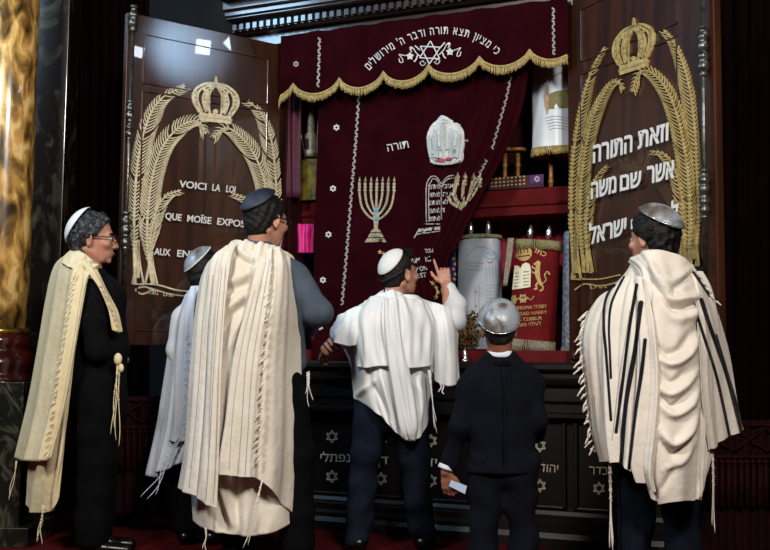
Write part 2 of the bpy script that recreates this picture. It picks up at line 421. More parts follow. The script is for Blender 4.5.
pr = [(.178, z1 - .02), (.19, z1 - .04), (.2, z1 - .06), (.193, z1 - .09), (.182, z2 + .02), (.19, z2), (.212, z2 - .02), (.225, z2 - .05), (.225, z2 - .08), (.21, z3 + .03), (.215, z3 + .01), (.235, z3), (.235, z3 - .02)]
MB().lathe([(r, z) for r, z in pr[::-1]], cb, n=48).build('base_moulding', M['redmarble'], colr)
xh = .25
MB().box((-xh, -xh, 0), (xh, xh, z3 - .02), frame(cb, R3, H3, Z3)).build('pedestal', M['greenmarble'], colr, smooth=False, bevel=.006)
MB().box((-.32, -.3, 0), (.32, .3, .1), frame(cb, R3, H3, Z3)).build('plinth', M['greenmarble'], colr, smooth=False, bevel=.006)
p = at(50, 300, 6.35)
pz = empty('marble_pier', (p[0], p[1], 0), 'dark veined marble pier behind the honey column', 'pier')
MB().box((-.16, -.02, 0), (.06, .22, 5), frame(np.array([p[0], p[1], 0]), R3, H3, Z3)).build('shaft', M['pier'], pz, smooth=False, bevel=.004)
MB().box((-.2, -.06, 0), (.085, .24, .95), frame(np.array([p[0], p[1], 0]), R3, H3, Z3)).build('base_block', M['greenmarble'], pz, smooth=False, bevel=.01)
# ------------------------------------------------------------------ side curtains
def side_curtain(name, u0, u1, D, label, seed, m, amp=.035, n=9, z0=.02, z1=4.6):
    rows = []
    for z in np.linspace(z1, z0, 5): rows.append([atz(u, D, z) for u in np.linspace(u0, u1, 6)])
    rr = random.Random(seed); ph = rr.uniform(0, 6)
    fn = lambda S, T: amp * (np.sin(2 * math.pi * n * S + ph + .7 * np.sin(5 * S + seed)) + .35 * np.sin(2 * math.pi * n * 2.3 * S + seed + T)) * (1 + .15 * np.sin(3 * T + 4 * S))
    o = drape(name, rows, m, None, space='w', nr=16, nc=n * 22, fold_fn=fn, thick=.005, fine=.001, seed=seed)
    return tag(o, label, 'curtain')
side_curtain('side_curtain', 60, 150, 6.85, 'very dark red pleated curtain between marble pier and left door', 3, M['darkdrape'], n=8)
side_curtain('side_curtain', 700, 830, 6.0, 'very dark red pleated curtain at the right edge past the door', 5, M['darkdrape'], n=8)
# low red hangings with crossed braid and tassels
def skirt(u0, u1, v0, v1, D, label, seed):
    root_p = at((u0 + u1) / 2, v1, D); o = empty('fringed_hanging', (root_p[0], root_p[1], root_p[2]), label, 'wall hanging')
    q = lambda u, v, dd=0: at(u, v, D + dd)
    rows = [[q(u, v) for u in np.linspace(u0, u1, 5)] for v in (v0, (v0 + v1) / 2, v1)]
    drape('cloth', rows, M['skirt'], o, space='w', nr=20, nc=90, fold_fn=lambda S, T: .012 * np.sin(S * 40 + seed), thick=.004, fine=.001)
    fl = Flat(); w = (u1 - u0); k = max(2, int(w / 30)); hh = (v1 - v0)
    for i in range(k):
        a = u0 + w * i / k; b2 = u0 + w * (i + 1) / k
        fl.line([(a, v0 + .05 * hh), (b2, v0 + .22 * hh)], 1.6).line([(b2, v0 + .05 * hh), (a, v0 + .22 * hh)], 1.6)
    fl.line([(u0, v0 + .03 * hh), (u1, v0 + .03 * hh)], 2.5).line([(u0, v0 + .26 * hh), (u1, v0 + .26 * hh)], 3)
    fl.put('braid', lambda u, v, off: q(u, v, -off - .02), M['skirt2'], o, thick=.006)
    fr = MB(); nn = int(w / 6)
    for i in range(nn):
        u = u0 + w * (i + .5) / nn; P = [q(u, v0 + .28 * hh, -.02), q(u + .5, v0 + .45 * hh, -.025), q(u, v0 + .62 * hh, -.02)]
        fr.tube(P, [.006, .012, .015], 6); fr.ball(q(u, v0 + .3 * hh, -.02), .014, 8, 6)
    fr.build('tassel_fringe', M['skirt2'], o)
M['skirt'] = mat('dark_red_damask', '#130205', .8, c2='#200408', scale=30, sheen=.05, spec=.1)
M['skirt2'] = mat('dark_red_braid', '#2c0608', .8, c2='#180306', scale=30, spec=.1)
skirt(112, 205, 396, 516, 6.2, 'dark red fringed hanging below the left door', 1)
skirt(700, 800, 420, 560, 5.35, 'dark red fringed hanging below the right curtain', 2)

# ================================================================== the ark
ark = empty('torah_ark', ((XL + XR) / 2, 0, 0), 'tall dark wooden ark with gilt palm doors standing open', 'ark')
YB = 1.0
wd = MB()
X0, X1 = XL - .10, XR + .10
MB().box((X0, 0, ZL - .05), (XL, YB, 4)).build('side_post', M['wood'], ark, smooth=False, bevel=.01)
MB().box((XR, 0, ZL - .05), (X1 + .1, YB, 4)).build('side_post', M['wood'], ark, smooth=False, bevel=.01)
MB().box((XL, YB, ZL - .05), (XR, YB + .04, 4)).build('back_panel', M['velvet_in'], ark, smooth=False)
for x in (XL + .001, XR - .02):
    MB().box((x, .12, ZL), (x + .019, YB, 4)).build('side_lining', M['velvet_in'], ark, smooth=False)
# base: ledge mouldings, frieze, panels, skirting
XB0, XB1 = XL - .12, XR + .76
def sw(name, prof, m, x0=XB0, x1=XB1):
    return MB().sweep(prof[::-1], (x0, 0, 0), (x1, 0, 0), (0, -1, 0)).build(name, m, ark, smooth=False)
YF = .10      # the base stands this far in front of the door plane
zz = lambda v, o: onY(330, v, -o)[2]
sw('ledge', [(-.9, ZL - .05), (YF + .02, ZL - .05), (YF + .035, ZL - .04), (YF + .06, ZL - .035), (YF + .06, ZL - .012), (YF + .05, ZL), (-.9, ZL)], M['basewood'])
zf = zz(406, YF)
sw('frieze', [(-.9, zf), (YF - .03, zf), (YF - .03, zf + .04), (YF - .015, zf + .06), (YF - .015, ZL - .14), (YF + .02, ZL - .12), (YF + .03, ZL - .10), (YF + .01, ZL - .085), (YF + .01, ZL - .05), (-.9, ZL - .05)], M['basewood'])
zp0 = zz(496, YF)
sw('rail', [(-.9, zf - .035), (YF + .012, zf - .035), (YF + .02, zf - .028), (YF + .02, zf - .008), (YF + .008, zf), (-.9, zf)], M['basewood'])
sw('body', [(-.9, zp0), (YF - .05, zp0), (YF - .05, zf - .035), (-.9, zf - .035)], M['basewood'])
zb = zz(516, YF + .05)
sw('lower_moulding', [(-.9, zb), (YF + .05, zb), (YF + .05, zb + .02), (YF + .03, zb + .035), (YF + .03, zb + .07), (YF + .015, zb + .08), (YF + .015, zp0 - .02), (YF + .005, zp0), (-.9, zp0)], M['basewood'])
sw('skirting', [(-.9, 0), (YF + .06, 0), (YF + .06, zb - .03), (YF + .045, zb), (-.9, zb)], M['basewood'])
# framed name panels: centres (px) read on the front plane
pc = [336, 388, 431, 540, 599]
names = ['נפתלי', 'דן', 'ידי', 'יהודה', 'בדר']
xs = [onY(u, 457, -YF + .05)[0] for u in pc]
bs = surf_plane((0, -YF + .05, 0), (0, -1.0, 0))
bounds = [XB0 + .03] + [(a + b) / 2 for a, b in zip(xs[:2], xs[1:3])] + [onY(485, 457, -YF)[0], onY(568, 457, -YF)[0], onY(632, 457, -YF)[0]]
for i in range(5):
    a, b2 = bounds[i] + .02, bounds[i + 1] - .02
    if i == 2: b2 = onY(470, 457, -YF)[0]
    t = MB(); y0, y1 = -YF + .03, -YF + .05
    for lo, hi in (((a, y0, zp0 + .005), (a + .025, y1, zf - .04)), ((b2 - .025, y0, zp0 + .005), (b2, y1, zf - .04)), ((a, y0, zp0 + .005), (b2, y1, zp0 + .02)), ((a, y0, zf - .055), (b2, y1, zf - .04))): t.box(lo, hi)
    fr = t.build('name_panel', M['basewood'], ark, smooth=False, bevel=.004)
    f = Flat(); u = pc[i]; dv = (u - 336) * .045
    vt, vm, vb = 436.5 + dv, 462 + dv, 475.5 + dv
    if i == 3: f.text(he(names[i]), (533, vm), (558, vm + 1.5), 7.6, .0)
    elif i == 0: f.text(he(names[i]), (320.5, vm - .5), (350, vm), 7.6, .0)
    elif i == 1: f.text(he(names[i]), (377, vm), (388, vm), 7.5, .0)
    elif i == 2: f.text(he(names[i]), (423, vm), (437, vm), 7.5, .0)
    else: f.text(he(names[i]), (589, vm), (608, vm + 1), 7.5, .0)
    us = {0: 332, 1: 381, 2: 431, 3: 540, 4: 599}[i]
    f.magen((us, vt), 6.3, .9).magen((us, vb + 1), 6.3, .9)
    f.put('name_inlay', bs, M['palegold'], fr, off=.003, thick=.003)
# cornice over the opening : stepped and dentilled
def Pz(v, y, u=345): return onY(u, v, y)[2]
CX1 = XR + .25
c0 = ZTOP; xa = onY(212, 24, -.34)[0]; print('CORN', xa, XL)
steps = [(.02, c0, c0 + .085), (.085, c0 + .085, c0 + .15), (.17, c0 + .15, c0 + .165), (.185, c0 + .165, c0 + .2), (.21, c0 + .2, c0 + .26), (.33, c0 + .26, c0 + .275), (.335, c0 + .275, c0 + .34), (.36, c0 + .34, c0 + .36), (.37, c0 + .36, c0 + .7)]
prof = [(-.9, c0)]
for o, za, zb2 in steps: prof += [(o, za), (o + .012, za + .01), (o + .012, zb2)]
prof.append((-.9, steps[-1][2]))
MB().sweep(prof[::-1], (xa, 0, 0), (CX1, 0, 0), (0, -1, 0)).build('cornice', M['cornice'], ark, smooth=False)
dn = MB(); dn.box((xa + .01, -.108, c0 + .095), (CX1, -.09, c0 + .1))
for k in range(60):
    x = xa + .02 + k * .05
    if x < CX1 - .03: dn.box((x, -.135, c0 + .098), (x + .028, -.09, c0 + .135))
dn.build('dentil_course', M['cornice'], ark, smooth=False)
bd = MB()
for k in range(70): bd.ball((xa + .02 + k * .042, -.35, c0 + .3), .011, 8, 6)
bd.build('bead_course', M['cornice'], ark)
# ------------------------------------------------------------------ doors
def door_plane(hx, ang, side):
    d = np.array([math.cos(ang), math.sin(ang), 0.0]); n = np.array([d[1], -d[0], 0.0])
    p0 = np.array([hx, 0, 0.0])
    if n @ (C - p0) < 0: n = -n
    return p0, d, n
LP, LD, LN = door_plane(XL, math.radians(240), 0)
RP, RD, RN = door_plane(XR, math.radians(-39), 1)
def door(name, p0, d, n, u_free, z0, z1, rails, label):
    W = None
    q = on_plane(u_free, 200, p0, n); W = (q - p0) @ d
    Mx = frame(p0, d, n, Z3)
    dr = MB().box((0, -.045, z0), (W, 0, z1), Mx).build('door', M['doorwood'], ark, smooth=False, bevel=.004)
    tag(dr, label)
    # raised frame mouldings around sunk panels
    for (a, b2, za, zb2) in rails(W):
        mb = MB()
        for lo, hi in (((a, 0, za), (a + .012, .008, zb2)), ((b2 - .012, 0, za), (b2, .008, zb2)), ((a, 0, za), (b2, .008, za + .012)), ((a, 0, zb2 - .012), (b2, .008, zb2))): mb.box(lo, hi, Mx)
        mb.build('panel_moulding', M['doorwood'], dr, smooth=False, bevel=.002)
    return dr, W
zt = on_plane(128, 12, LP, LN)[2]; zlb = on_plane(128, 345, LP, LN)[2]
zr = on_plane(200, 47, LP, LN)[2]
zq = lambda v, u=145: on_plane(u, v, LP, LN)[2]
ldoor, LW = door('door', LP, LD, LN, 122, zlb, zt, lambda W: [(.09, W - .1, zq(84), zq(33)), (.09, W - .1, zlb + .08, zq(90))], 'left door carrying the lettering in Latin capitals')
rdoor, RW = door('door', RP, RD, RN, 717, ZL + .02, 3.05, lambda W: [(.12, W - .24, 1.1, 2.6), (.12, W - .24, 2.66, 2.97)], 'right door carrying the lettering in Hebrew')
ls = surf_plane(LP, LN); rs_ = surf_plane(RP, RN)
print('DOORS', LW, RW, zt, zlb)
def rod(u0, v0, u1, v1, surf, knobs, parent, r=.011, m=None):
    m = m or M['steel']
    P0, P1 = surf(u0, v0, .035), surf(u1, v1, .035)
    ax = P1 - P0; L = np.linalg.norm(ax); ax /= L; mb = MB(); mb.tube([P0, P1], r, 14)
    for (v, s) in knobs:
        t = (v - v0) / (v1 - v0); c = P0 + ax * L * t
        pf = [(.011, -.07), (.019, -.065), (.019, -.055), (.013, -.05), (.016, -.035), (.024, -.02), (.026, -.005), (.016, .005), (.02, .012), (.026, .03), (.022, .05), (.013, .058), (.018, .064), (.018, .072), (.011, .076)]
        mb.lathe([(a * s, h * s) for a, h in pf], c, ax, 18, flute=lambda an, h: .08 * math.cos(6 * an))
    return mb.build('bolt_rod', m, parent)
rod(134, 10, 121.5, 352, ls, [(18, 1.1), (113, .9), (132, .8), (227, 1.1), (240, .9)], ldoor, .010)
rod(702, -60, 706, 330, rs_, [(42, 1.0), (62, 1.1), (186, 1.0), (207, .9)], rdoor, .011)
# ------------------------------------------------------------------ palms, crowns, lettering
def palm(F_, spine, n, lmax, side=1, tip=.18, base=0.0, w=2.2, lean=.9, lw=1.0, both=.55, start=0.0):
    """a frond: curved rib with leaflets; side=+1 long leaflets on the right of the direction of growth"""
    S = spl(spine, 240); al = np.concatenate([[0], np.cumsum(np.linalg.norm(np.diff(S, axis=0), axis=1))]); S = np.stack([np.interp(np.linspace(0, al[-1], 60), al, S[:, q]) for q in (0, 1)], 1); ww = np.linspace(w, w * .45, 60); F_.line(S, ww)
    T = np.gradient(S, axis=0); T /= np.linalg.norm(T, axis=1)[:, None]; N = np.stack([-T[:, 1], T[:, 0]], 1)
    for sd, sc_ in ((side, 1.0), (-side, both)):
        for k in range(n):
            t = start + (1 - start) * (k + .5) / n; i = min(int(t * 59), 58)
            e = lmax * sc_ * (min(1, (t - start) / .18 + .25)) * (1 - max(0, (t - .72)) / .28 * (1 - tip * 2.2))
            a, tn, nn = S[i], T[i], N[i] * sd
            P = [a, a + e * (.42 * nn + (.42 * lean) * tn), a + e * (.72 * nn + (1.12 * lean) * tn)]
            F_.line(spl(P, 5), np.array([lw, lw * 1.1, lw * .95, lw * .7, lw * .3]))
def crown(u, v, w, h, k, rot=0):
    f = Flat(); ca, sa = math.cos(rot), math.sin(rot)
    T = lambda x, y: (u + (x * w) * ca - (y * h) * sa * -1 * 0 - 0 + 0, v - y * h + x * w * sa)
    T = lambda x, y: (u + x * w - y * h * k, v - y * h + x * w * sa)
    ln = lambda P, ww: f.line([T(*q) for q in spl(P, 16)], ww)
    f.poly([T(-.36, 0), T(.36, 0), T(.38, .09), T(-.38, .09)])
    f.poly([T(-.36, .1), T(.36, .1), T(.37, .2), T(.2, .17), T(0, .2), T(-.2, .17), T(-.37, .2)])
    f.line([T(-.39, .09), T(.39, .09)], h * .035)
    for sx in (-1, 1):
        ln([(sx * .37, .19), (sx * .52, .45), (sx * .47, .68), (sx * .25, .83), (0, .86)], h * .055)
        ln([(sx * .31, .2), (sx * .42, .45), (sx * .38, .66), (sx * .2, .78), (0, .8)], h * .04)
        ln([(sx * .13, .18), (sx * .16, .45), (sx * .13, .65), (sx * .04, .78)], h * .035)
        ln([(sx * .22, .2), (sx * .3, .45), (sx * .25, .66), (sx * .1, .78)], h * .03)
        for cy, rr in ((.26, .05), (.34, .07), (.43, .08), (.52, .075), (.6, .06), (.67, .045)): f.disc(T(sx * .2, cy), w * rr, 10, h * rr * .8); f.disc(T(sx * (.36 + .1 * (cy > .3)), cy + .02), w * rr * .55, 8, h * rr * .5)
        f.disc(T(sx * .1, .72), w * .04, 8); f.disc(T(sx * .27, .7), w * .035, 8)
    f.disc(T(0, .24), w * .06, 8); f.poly([T(-.3, .8), T(.3, .8), T(.1, .88), T(-.1, .88)])
    f.poly([T(-.035, .86), T(.035, .86), T(.012, 1.02), T(-.012, 1.02)]); f.disc(T(0, .93), w * .035, 8)
    return f
# left door fronds
def relief(fl, name, surf, m, par, off=.004, thick=.007): return fl.put(name, surf, m, par, off=off, thick=thick, maxlen=None)
f = Flat(); palm(f, [(135, 284), (134, 220), (138, 160), (148, 120), (162, 98), (185, 86)], 46, 18, 1, w=2.6, both=.5, start=.15); relief(f, 'palm_frond', ls, M['palegold'], ldoor)
f = Flat(); palm(f, [(152, 284), (147, 240), (150, 190), (160, 152), (178, 128), (197, 121), (206, 134)], 50, 17, 1, w=2.6, both=.7, start=.12); relief(f, 'palm_frond', ls, M['palegold'], ldoor, .012)
f = Flat(); palm(f, [(154, 284), (150, 245), (156, 212), (166, 196), (181, 190)], 20, 13, 1, w=2, both=.3, start=.25); relief(f, 'palm_frond', ls, M['palegold'], ldoor, .018)
f = Flat(); palm(f, [(276, 290), (277, 220), (275, 170), (270, 135), (260, 112), (247, 101)], 44, 16, -1, w=2.4, both=.45, start=.1); relief(f, 'palm_frond', ls, M['palegold'], ldoor)
f = Flat(); palm(f, [(266, 290), (268, 230), (266, 190), (256, 158), (240, 136), (225, 128), (213, 138)], 48, 16, -1, w=2.6, both=.7, start=.12); relief(f, 'palm_frond', ls, M['palegold'], ldoor, .012)
f = Flat(); palm(f, [(264, 290), (266, 245), (258, 212), (246, 199), (231, 193)], 20, 12, -1, w=2, both=.3, start=.25); relief(f, 'palm_frond', ls, M['palegold'], ldoor, .018)
# trunks and scroll at the foot
def foot(x, v0, v1, w0, w1, ls_, par, m):
    f = Flat()
    for s in (-1, 1): f.line(spl([(x, v0), (x + s * w0 * .3, (v0 + v1) / 2), (x + s * w1, v1)], 10), 1.8)
    f.line(spl([(x, v0), (x, v1 - 6)], 6), 3); f.line([(x - w1, v1), (x + w1, v1 + .5)], 1.5)
    relief(f, 'palm_trunk', ls_, m, par, .01, .01)
foot(138, 240, 284, 5, 5.5, ls, ldoor, M['palegold']); foot(151, 240, 284, 5, 6, ls, ldoor, M['palegold'])
f = Flat(); f.line(spl([(140, 284), (158, 285), (176, 290), (195, 292), (225, 296)], 20), 1.6).line(spl([(154, 291), (146, 287), (138, 288), (136, 291), (142, 294), (148, 292)], 20), 1.6).line(spl([(150, 288), (170, 294), (195, 297), (220, 299)], 20), 1.3)
f.text(he('בשנת'), (148, 294), (158, 295), 4, 0).text(he('תרכז'), (163, 296), (173, 297), 3.5, 0); relief(f, 'foot_scroll', ls, M['palegold'], ldoor)
crown(215, 122.5, 43, 45, -.02, .12).put('crown_relief', ls, M['palegold'], ldoor, off=.008, thick=.012)
def word(st, p0, p1, h, surf, par, bold, off, **k):
    f = Flat(); f.text(st, p0, p1, h, bold, **k); return f.put('lettering', surf, M['letter'], par, off=off, thick=.004, maxlen=None)
for a_ in (('VOICI', (179, 187), (206, 190)), ('LA', (212, 190.5), (220, 191.5)), ('LOI', (226, 192), (235, 193)), ('QUE', (165, 219), (181, 221)), ('MOÏSE', (187, 221.5), (211, 224)), ('EXPOSA', (217, 224.5), (251, 228)), ('AUX', (154, 254.5), (170, 256)), ('ENFANTS', (177, 256.5), (221, 260))):
    word(a_[0], a_[1], a_[2], 6.6, ls, ldoor, .016, .026)
# right door
f = Flat(); palm(f, [(574, 278), (571, 215), (574, 150), (583, 100), (593, 68), (605, 47)], 50, 12, 1, w=2.4, both=.3, start=.1); relief(f, 'palm_frond', rs_, M['gold'], rdoor)
f = Flat(); palm(f, [(584, 272), (580, 220), (583, 165), (592, 120), (606, 90), (618, 81), (624, 90)], 60, 13, 1, w=2.6, both=.5, start=.08); relief(f, 'palm_frond', rs_, M['gold'], rdoor, .012)
f = Flat(); palm(f, [(588, 272), (586, 225), (590, 195), (597, 177), (607, 165)], 20, 10, 1, w=2, both=.3, start=.2); relief(f, 'palm_frond', rs_, M['gold'], rdoor, .018)
f = Flat(); palm(f, [(697, 265), (698, 200), (695, 130), (688, 80), (676, 46), (664, 30)], 54, 15, -1, w=2.8, both=.4, start=.08); relief(f, 'palm_frond', rs_, M['gold'], rdoor)
f = Flat(); palm(f, [(689, 266), (690, 205), (684, 145), (672, 100), (655, 75), (640, 72), (632, 92)], 60, 15, -1, w=2.8, both=.6, start=.06); relief(f, 'palm_frond', rs_, M['gold'], rdoor, .012)
f = Flat(); palm(f, [(684, 266), (684, 215), (677, 175), (665, 155), (650, 151)], 22, 12, -1, w=2, both=.3, start=.2); relief(f, 'palm_frond', rs_, M['gold'], rdoor, .018)
for x, a, b2 in ((576.5, 235, 279), (588, 232, 272), (683.5, 225, 262), (695, 225, 265)): foot(x, a, b2, 3.5, 4.5, rs_, rdoor, M['gold'])
f = Flat(); f.line(spl([(575, 290), (585, 284), (600, 286), (615, 283), (632, 278)], 20), 1.4).line(spl([(580, 279), (600, 279), (620, 275)], 10), 1.2); f.text(he('תרכז'), (590, 289), (606, 288), 3.5, 0); relief(f, 'foot_scroll', rs_, M['gold'], rdoor)
crown(634, 71, 38, 52, -.0, -.33).put('crown_relief', rs_, M['gold'], rdoor, off=.008, thick=.012)
U = (0.02, -1)
for a_ in (('וזאת', (638, 149), (668, 140), 17), ('התורה', (593, 163), (632, 151.5), 17), ('אשר', (647, 184), (674, 177.5), 17), ('שם', (620, 191), (641, 186), 15), ('משה', (591, 199), (616, 192), 16), ('לפני', (655, 229), (678, 221), 17), ('בני', (631, 234), (650, 229), 14), ('ישראל', (589, 244.5), (626, 234), 16)):
    word(he(a_[0]), a_[1], a_[2], a_[3], rs_, rdoor, .018, .03, up=U)

# raised floor of the compartment, seen as a red band above the ledge
zfl = onY(530, 350.5, .08)[2]
MB().box((XL + .002, .08, ZL), (XR - .002, YB - .001, zfl)).build('compartment_floor', M['red_cloth'], ark, smooth=False, bevel=.004)
# ================================================================== what hangs and stands in the ark
# ---- valance
val = empty('ark_valance', ((XL + XR) / 2, -.06, ZTOP), 'maroon velvet valance with scalloped gold fringe and arched Hebrew embroidery', 'valance')
def vy(x): return -.075 - .008 * math.sin(x * 23) - .006 * math.sin(x * 41 + 1)
tips = [(270, 90), (294, 84), (340, 78.5), (384, 72), (429, 65), (480, 57), (530, 50), (568, 58)]
lowv = []
for i in range(len(tips) - 1):
    (a, va), (b2, vb) = tips[i], tips[i + 1]
    if i == 0: a, va = 240, 92
    if i == len(tips) - 2: b2, vb = 578, 44
    for t in np.linspace(0, 1, 14)[:-1]:
        sag = 13 * (math.sin(math.pi * t) ** .62); lowv.append((a + (b2 - a) * t, va + (vb - va) * t + sag))
lowv = np.array([q for q in lowv if 279.6 <= q[0] <= 568])
lowv = np.vstack([[(279.6, 102)], lowv, [(568, 57.5)]])
edge = []
for u, v in lowv:
    q = onY(u, v, -.075); q = onY(u, v, vy(q[0])); edge.append(q)
edge = np.array(edge)
V = []; nr = 14
for q in edge:
    for k in range(nr):
        t = k / (nr - 1); z = ZTOP + .04 + (q[2] - ZTOP - .04) * t; V.append((q[0], vy(q[0]) , z))
nn = len(edge)
Fc = [(i * nr + k, i * nr + k + 1, (i + 1) * nr + k + 1, (i + 1) * nr + k) for i in range(nn - 1) for k in range(nr - 1)]
vcloth = mesh('cloth', V, Fc, M['velvet'], val, solid=.006)
mb = MB(); mb.tube(edge + np.array([0, -.008, 0]), .0065, 8); mb.build('braid_edge', M['fringe'], val)
mb = MB(); rr = random.Random(2); al = np.concatenate([[0], np.cumsum(np.linalg.norm(np.diff(edge, axis=0), axis=1))]); ns = int(al[-1] / .0065)
for k in range(ns):
    s = al[-1] * (k + .5) / ns; q = np.array([np.interp(s, al, edge[:, j]) for j in range(3)]); q[1] -= .007 + rr.uniform(0, .005); L = .047 + rr.uniform(-.006, .006)
    mb.tube([q, q - [rr.uniform(-.002, .002), 0, L * .5], q - [rr.uniform(-.003, .003), rr.uniform(-.002, .002), L]], [.0028, .0034, .0026], 5)
tag(mb.build('bullion_fringe', M['fringe'], val), kind='stuff')
sv = surf_bvh(bvh_of(vcloth), surf_plane((0, -.08, 0), (0, -1.0, 0)))
# arched text : characters placed one by one along the arch
def arc_text(fl, st, pts, h, bold=.01, gap=.2):
    S = spl(pts, 200); al = np.concatenate([[0], np.cumsum(np.linalg.norm(np.diff(S, axis=0), axis=1))])
    st = st[::-1]; ws = []
    for c in st:
        if c == " ": ws.append(.42)
        else: V, _ = glyphs(c, bold); ws.append(V[:, 0].max() - V[:, 0].min() + gap)
    sc_ = al[-1] / sum(ws); x = 0
    for c, w_ in zip(st, ws):
        if c != ' ':
            V, Fc2 = glyphs(c, bold); V = V.copy(); wd_ = V[:, 0].max() - V[:, 0].min(); V[:, 0] -= V[:, 0].min() + wd_ / 2
            s = (x + w_ / 2) * sc_; p = np.array([np.interp(s, al, S[:, 0]), np.interp(s, al, S[:, 1])]); q = np.array([np.interp(s + .5, al, S[:, 0]), np.interp(s + .5, al, S[:, 1])])
            d = (q - p) / np.linalg.norm(q - p); up = np.array([d[1], -d[0]])
            fl.add(p + V[:, :1] * sc_ * d + V[:, 1:2] * h / .6 * up, Fc2)
        x += w_
fl = Flat(); arc_text(fl, "כי מציון תצא תורה ודבר ה' מירושלים", [(369, 71), (384, 56), (402, 45), (422, 37), (445, 34), (466, 37), (482, 44), (497, 55.5)], 7.2, .006)
fl.put('embroidered_text', sv, M['embro_w'], vcloth, off=.005, thick=.003)
fl = Flat(); fl.magen((430, 52.5), 11.5, 1.1, .05)
for sx in (-1, 1):
    cx = 430 + sx * 20; cy = 54 - sx * 2.2
    fl.disc((cx, cy), 4.2, 10, star=.6); fl.disc((cx, cy), 1.8)
    X = lambda a, b2: (430 + sx * a, 53 - sx * a * .11 + b2)
    fl.line(spl([X(9, 3), X(14, -2), X(17, -7), X(20, -6), X(18, -3)], 12), .9); fl.line(spl([X(12, 0), X(14, 5), X(16, 7)], 8), 1.3)
    fl.line(spl([X(24, 0), X(28, -1), X(31, -2), X(28, 2), X(27, 6), X(30, 6), X(31, 2)], 16), .8)
    fl.line(spl([X(4, 9), X(7, 12), X(10, 9), X(7, 7), X(6, 9)], 12), .7)
    fl.disc(X(19, -7), 1.6)
    fl.line(spl([X(10, -4), X(13, -7), X(15, -9)], 6), 1.2)
fl.put('star_and_flowers', sv, M['embro_w'], vcloth, off=.005, thick=.003)
def vine(fl, P, w=2.6, step=3.2, seed=1):
    S = spl(P, 300); al = np.concatenate([[0], np.cumsum(np.linalg.norm(np.diff(S, axis=0), axis=1))]); n = int(al[-1] / step); r = random.Random(seed)
    fl.line(S[::6], .45)
    for k in range(n):
        s = al[-1] * (k + .5) / n; p = np.array([np.interp(s, al, S[:, 0]), np.interp(s, al, S[:, 1])]); sd = 1 if k % 2 else -1
        fl.line([p, p + (sd * w * .5, -1.2), p + (sd * w * .35, -2.6)], [.9, 1.0, .3]); fl.disc(p + (-sd * w * .3, r.uniform(-.6, .6)), .75, 6)
fl = Flat(); vine(fl, [(319.5, 38), (319, 60), (318, 88)], seed=3); vine(fl, [(553.5, 8), (553.5, 30), (554, 56)], seed=4); fl.magen((296, 64), 2.8, .8)
fl.put('embroidered_vine', sv, M['embro'], vcloth, off=.005, thick=.003)
# ---- curtain (one leaf drawn aside by the man)
cur = empty('ark_curtain', (onY(400, 300)[0], .0, ZL), 'embroidered maroon velvet ark curtain with crown, menorahs and tablets, drawn aside', 'curtain')
def cy_(u, v, y): return tuple(onY(u, v, y))
net = []
# rows (v, left u, right u)
for v, a, b2, yy in ((40, 320, 533, .03), (80, 319.5, 529, .03), (120, 318.5, 521, .02), (160, 317.5, 504, .0), (200, 316, 481, -.03), (235, 315, 463, -.06), (262, 314.5, 448, -.09), (290, 314, 449, -.07), (325, 313, 452, -.05), (357, 312, 455, -.03)):
    row = []
    for t in np.linspace(0, 1, 9):
        u = a + (b2 - a) * t; vv = v - (u - 320) * .06 * max(0, (250 - v) / 200) ; row.append(cy_(u, vv, .03 + (yy - .03) * t ** 2))
    net.append(row)
net[-1] = [np.array([q[0], q[1], ZL + .004]) for q in net[-1]]
rr = random.Random(4)
def cfold(S, T):
    d = np.zeros_like(S)
    # soft folds running down, gathered folds converging to the hand on the right
    for k, (s0, s1, w_, a_) in enumerate([(.06, .05, .03, .006), (.3, .33, .03, .007), (.42, .5, .03, .012), (.52, .6, .025, .015), (.62, .70, .022, .016), (.70, .77, .02, .02), (.77, .83, .018, .022), (.84, .88, .016, .024), (.9, .925, .014, .026), (.955, .965, .013, .028)]):
        c_ = s0 + (s1 - s0) * T; d += a_ * (.6 + .6 * np.sin(np.pi * np.clip(T, 0, 1))) * np.exp(-((S - c_) / w_) ** 2)
    return d + .004 * np.sin(14 * S + 2 * T)
ccl = drape('cloth', net, M['velvet'], cur, space='w', nr=110, nc=200, fold_fn=cfold, thick=.006, fine=.0006)
scu = surf_bvh(bvh_of(ccl))
def menorah(cx, cy, s, skew=0, half=None, arms=3):
    fl = Flat(); X = lambda a, b2: (cx + s * (a + skew * b2), cy + s * b2)
    rng = range(-3, 4) if half is None else half
    for k in rng:
        tx = k * 5.9
        if k == 0: fl.line([X(0, 14), X(0, -12)], s * 2.2)
        else:
            dep = 2 + abs(k) * 4.2
            fl.line(spl([X(0, dep + 2), X(tx * .42, dep - 2), X(tx * .84, dep - 9 - abs(k)), X(tx, -12)], 14), s * 2.0)
        for q in range(3): fl.disc(X(tx, -14 - q * 3.2), s * 1.55, 8, s * 1.9)
        fl.poly([X(tx - 1.2, -23), X(tx + 1.2, -23), X(tx + .2, -28)])
    if half is None:
        fl.poly([X(-3.6, 8), X(3.6, 8), X(2.2, 20), X(-2.2, 20)]); fl.line([X(0, 12), X(0, 27)], s * 4)
        fl.poly([X(-3.5, 26), X(3.5, 26), X(5.5, 29), X(-5.5, 29)]); fl.poly([X(-6, 30), X(6, 30), X(8, 34), X(-8, 34)]); fl.poly([X(-8.5, 35), X(8.5, 35), X(11, 39), X(-11, 39)])
        fl.line([X(-7, 32), X(7, 32)], s * .8)
    return fl
M['embro_pg'] = mat('pale_gold_embroidery', '#b5ab8c', .5, .2, c2='#857c60', scale=120, bump=.4, bscale=300)
menorah(376.5, 204, .98, -.02).put('menorah_embroidery', scu, M['embro_pg'], ccl, off=.006, thick=.005)
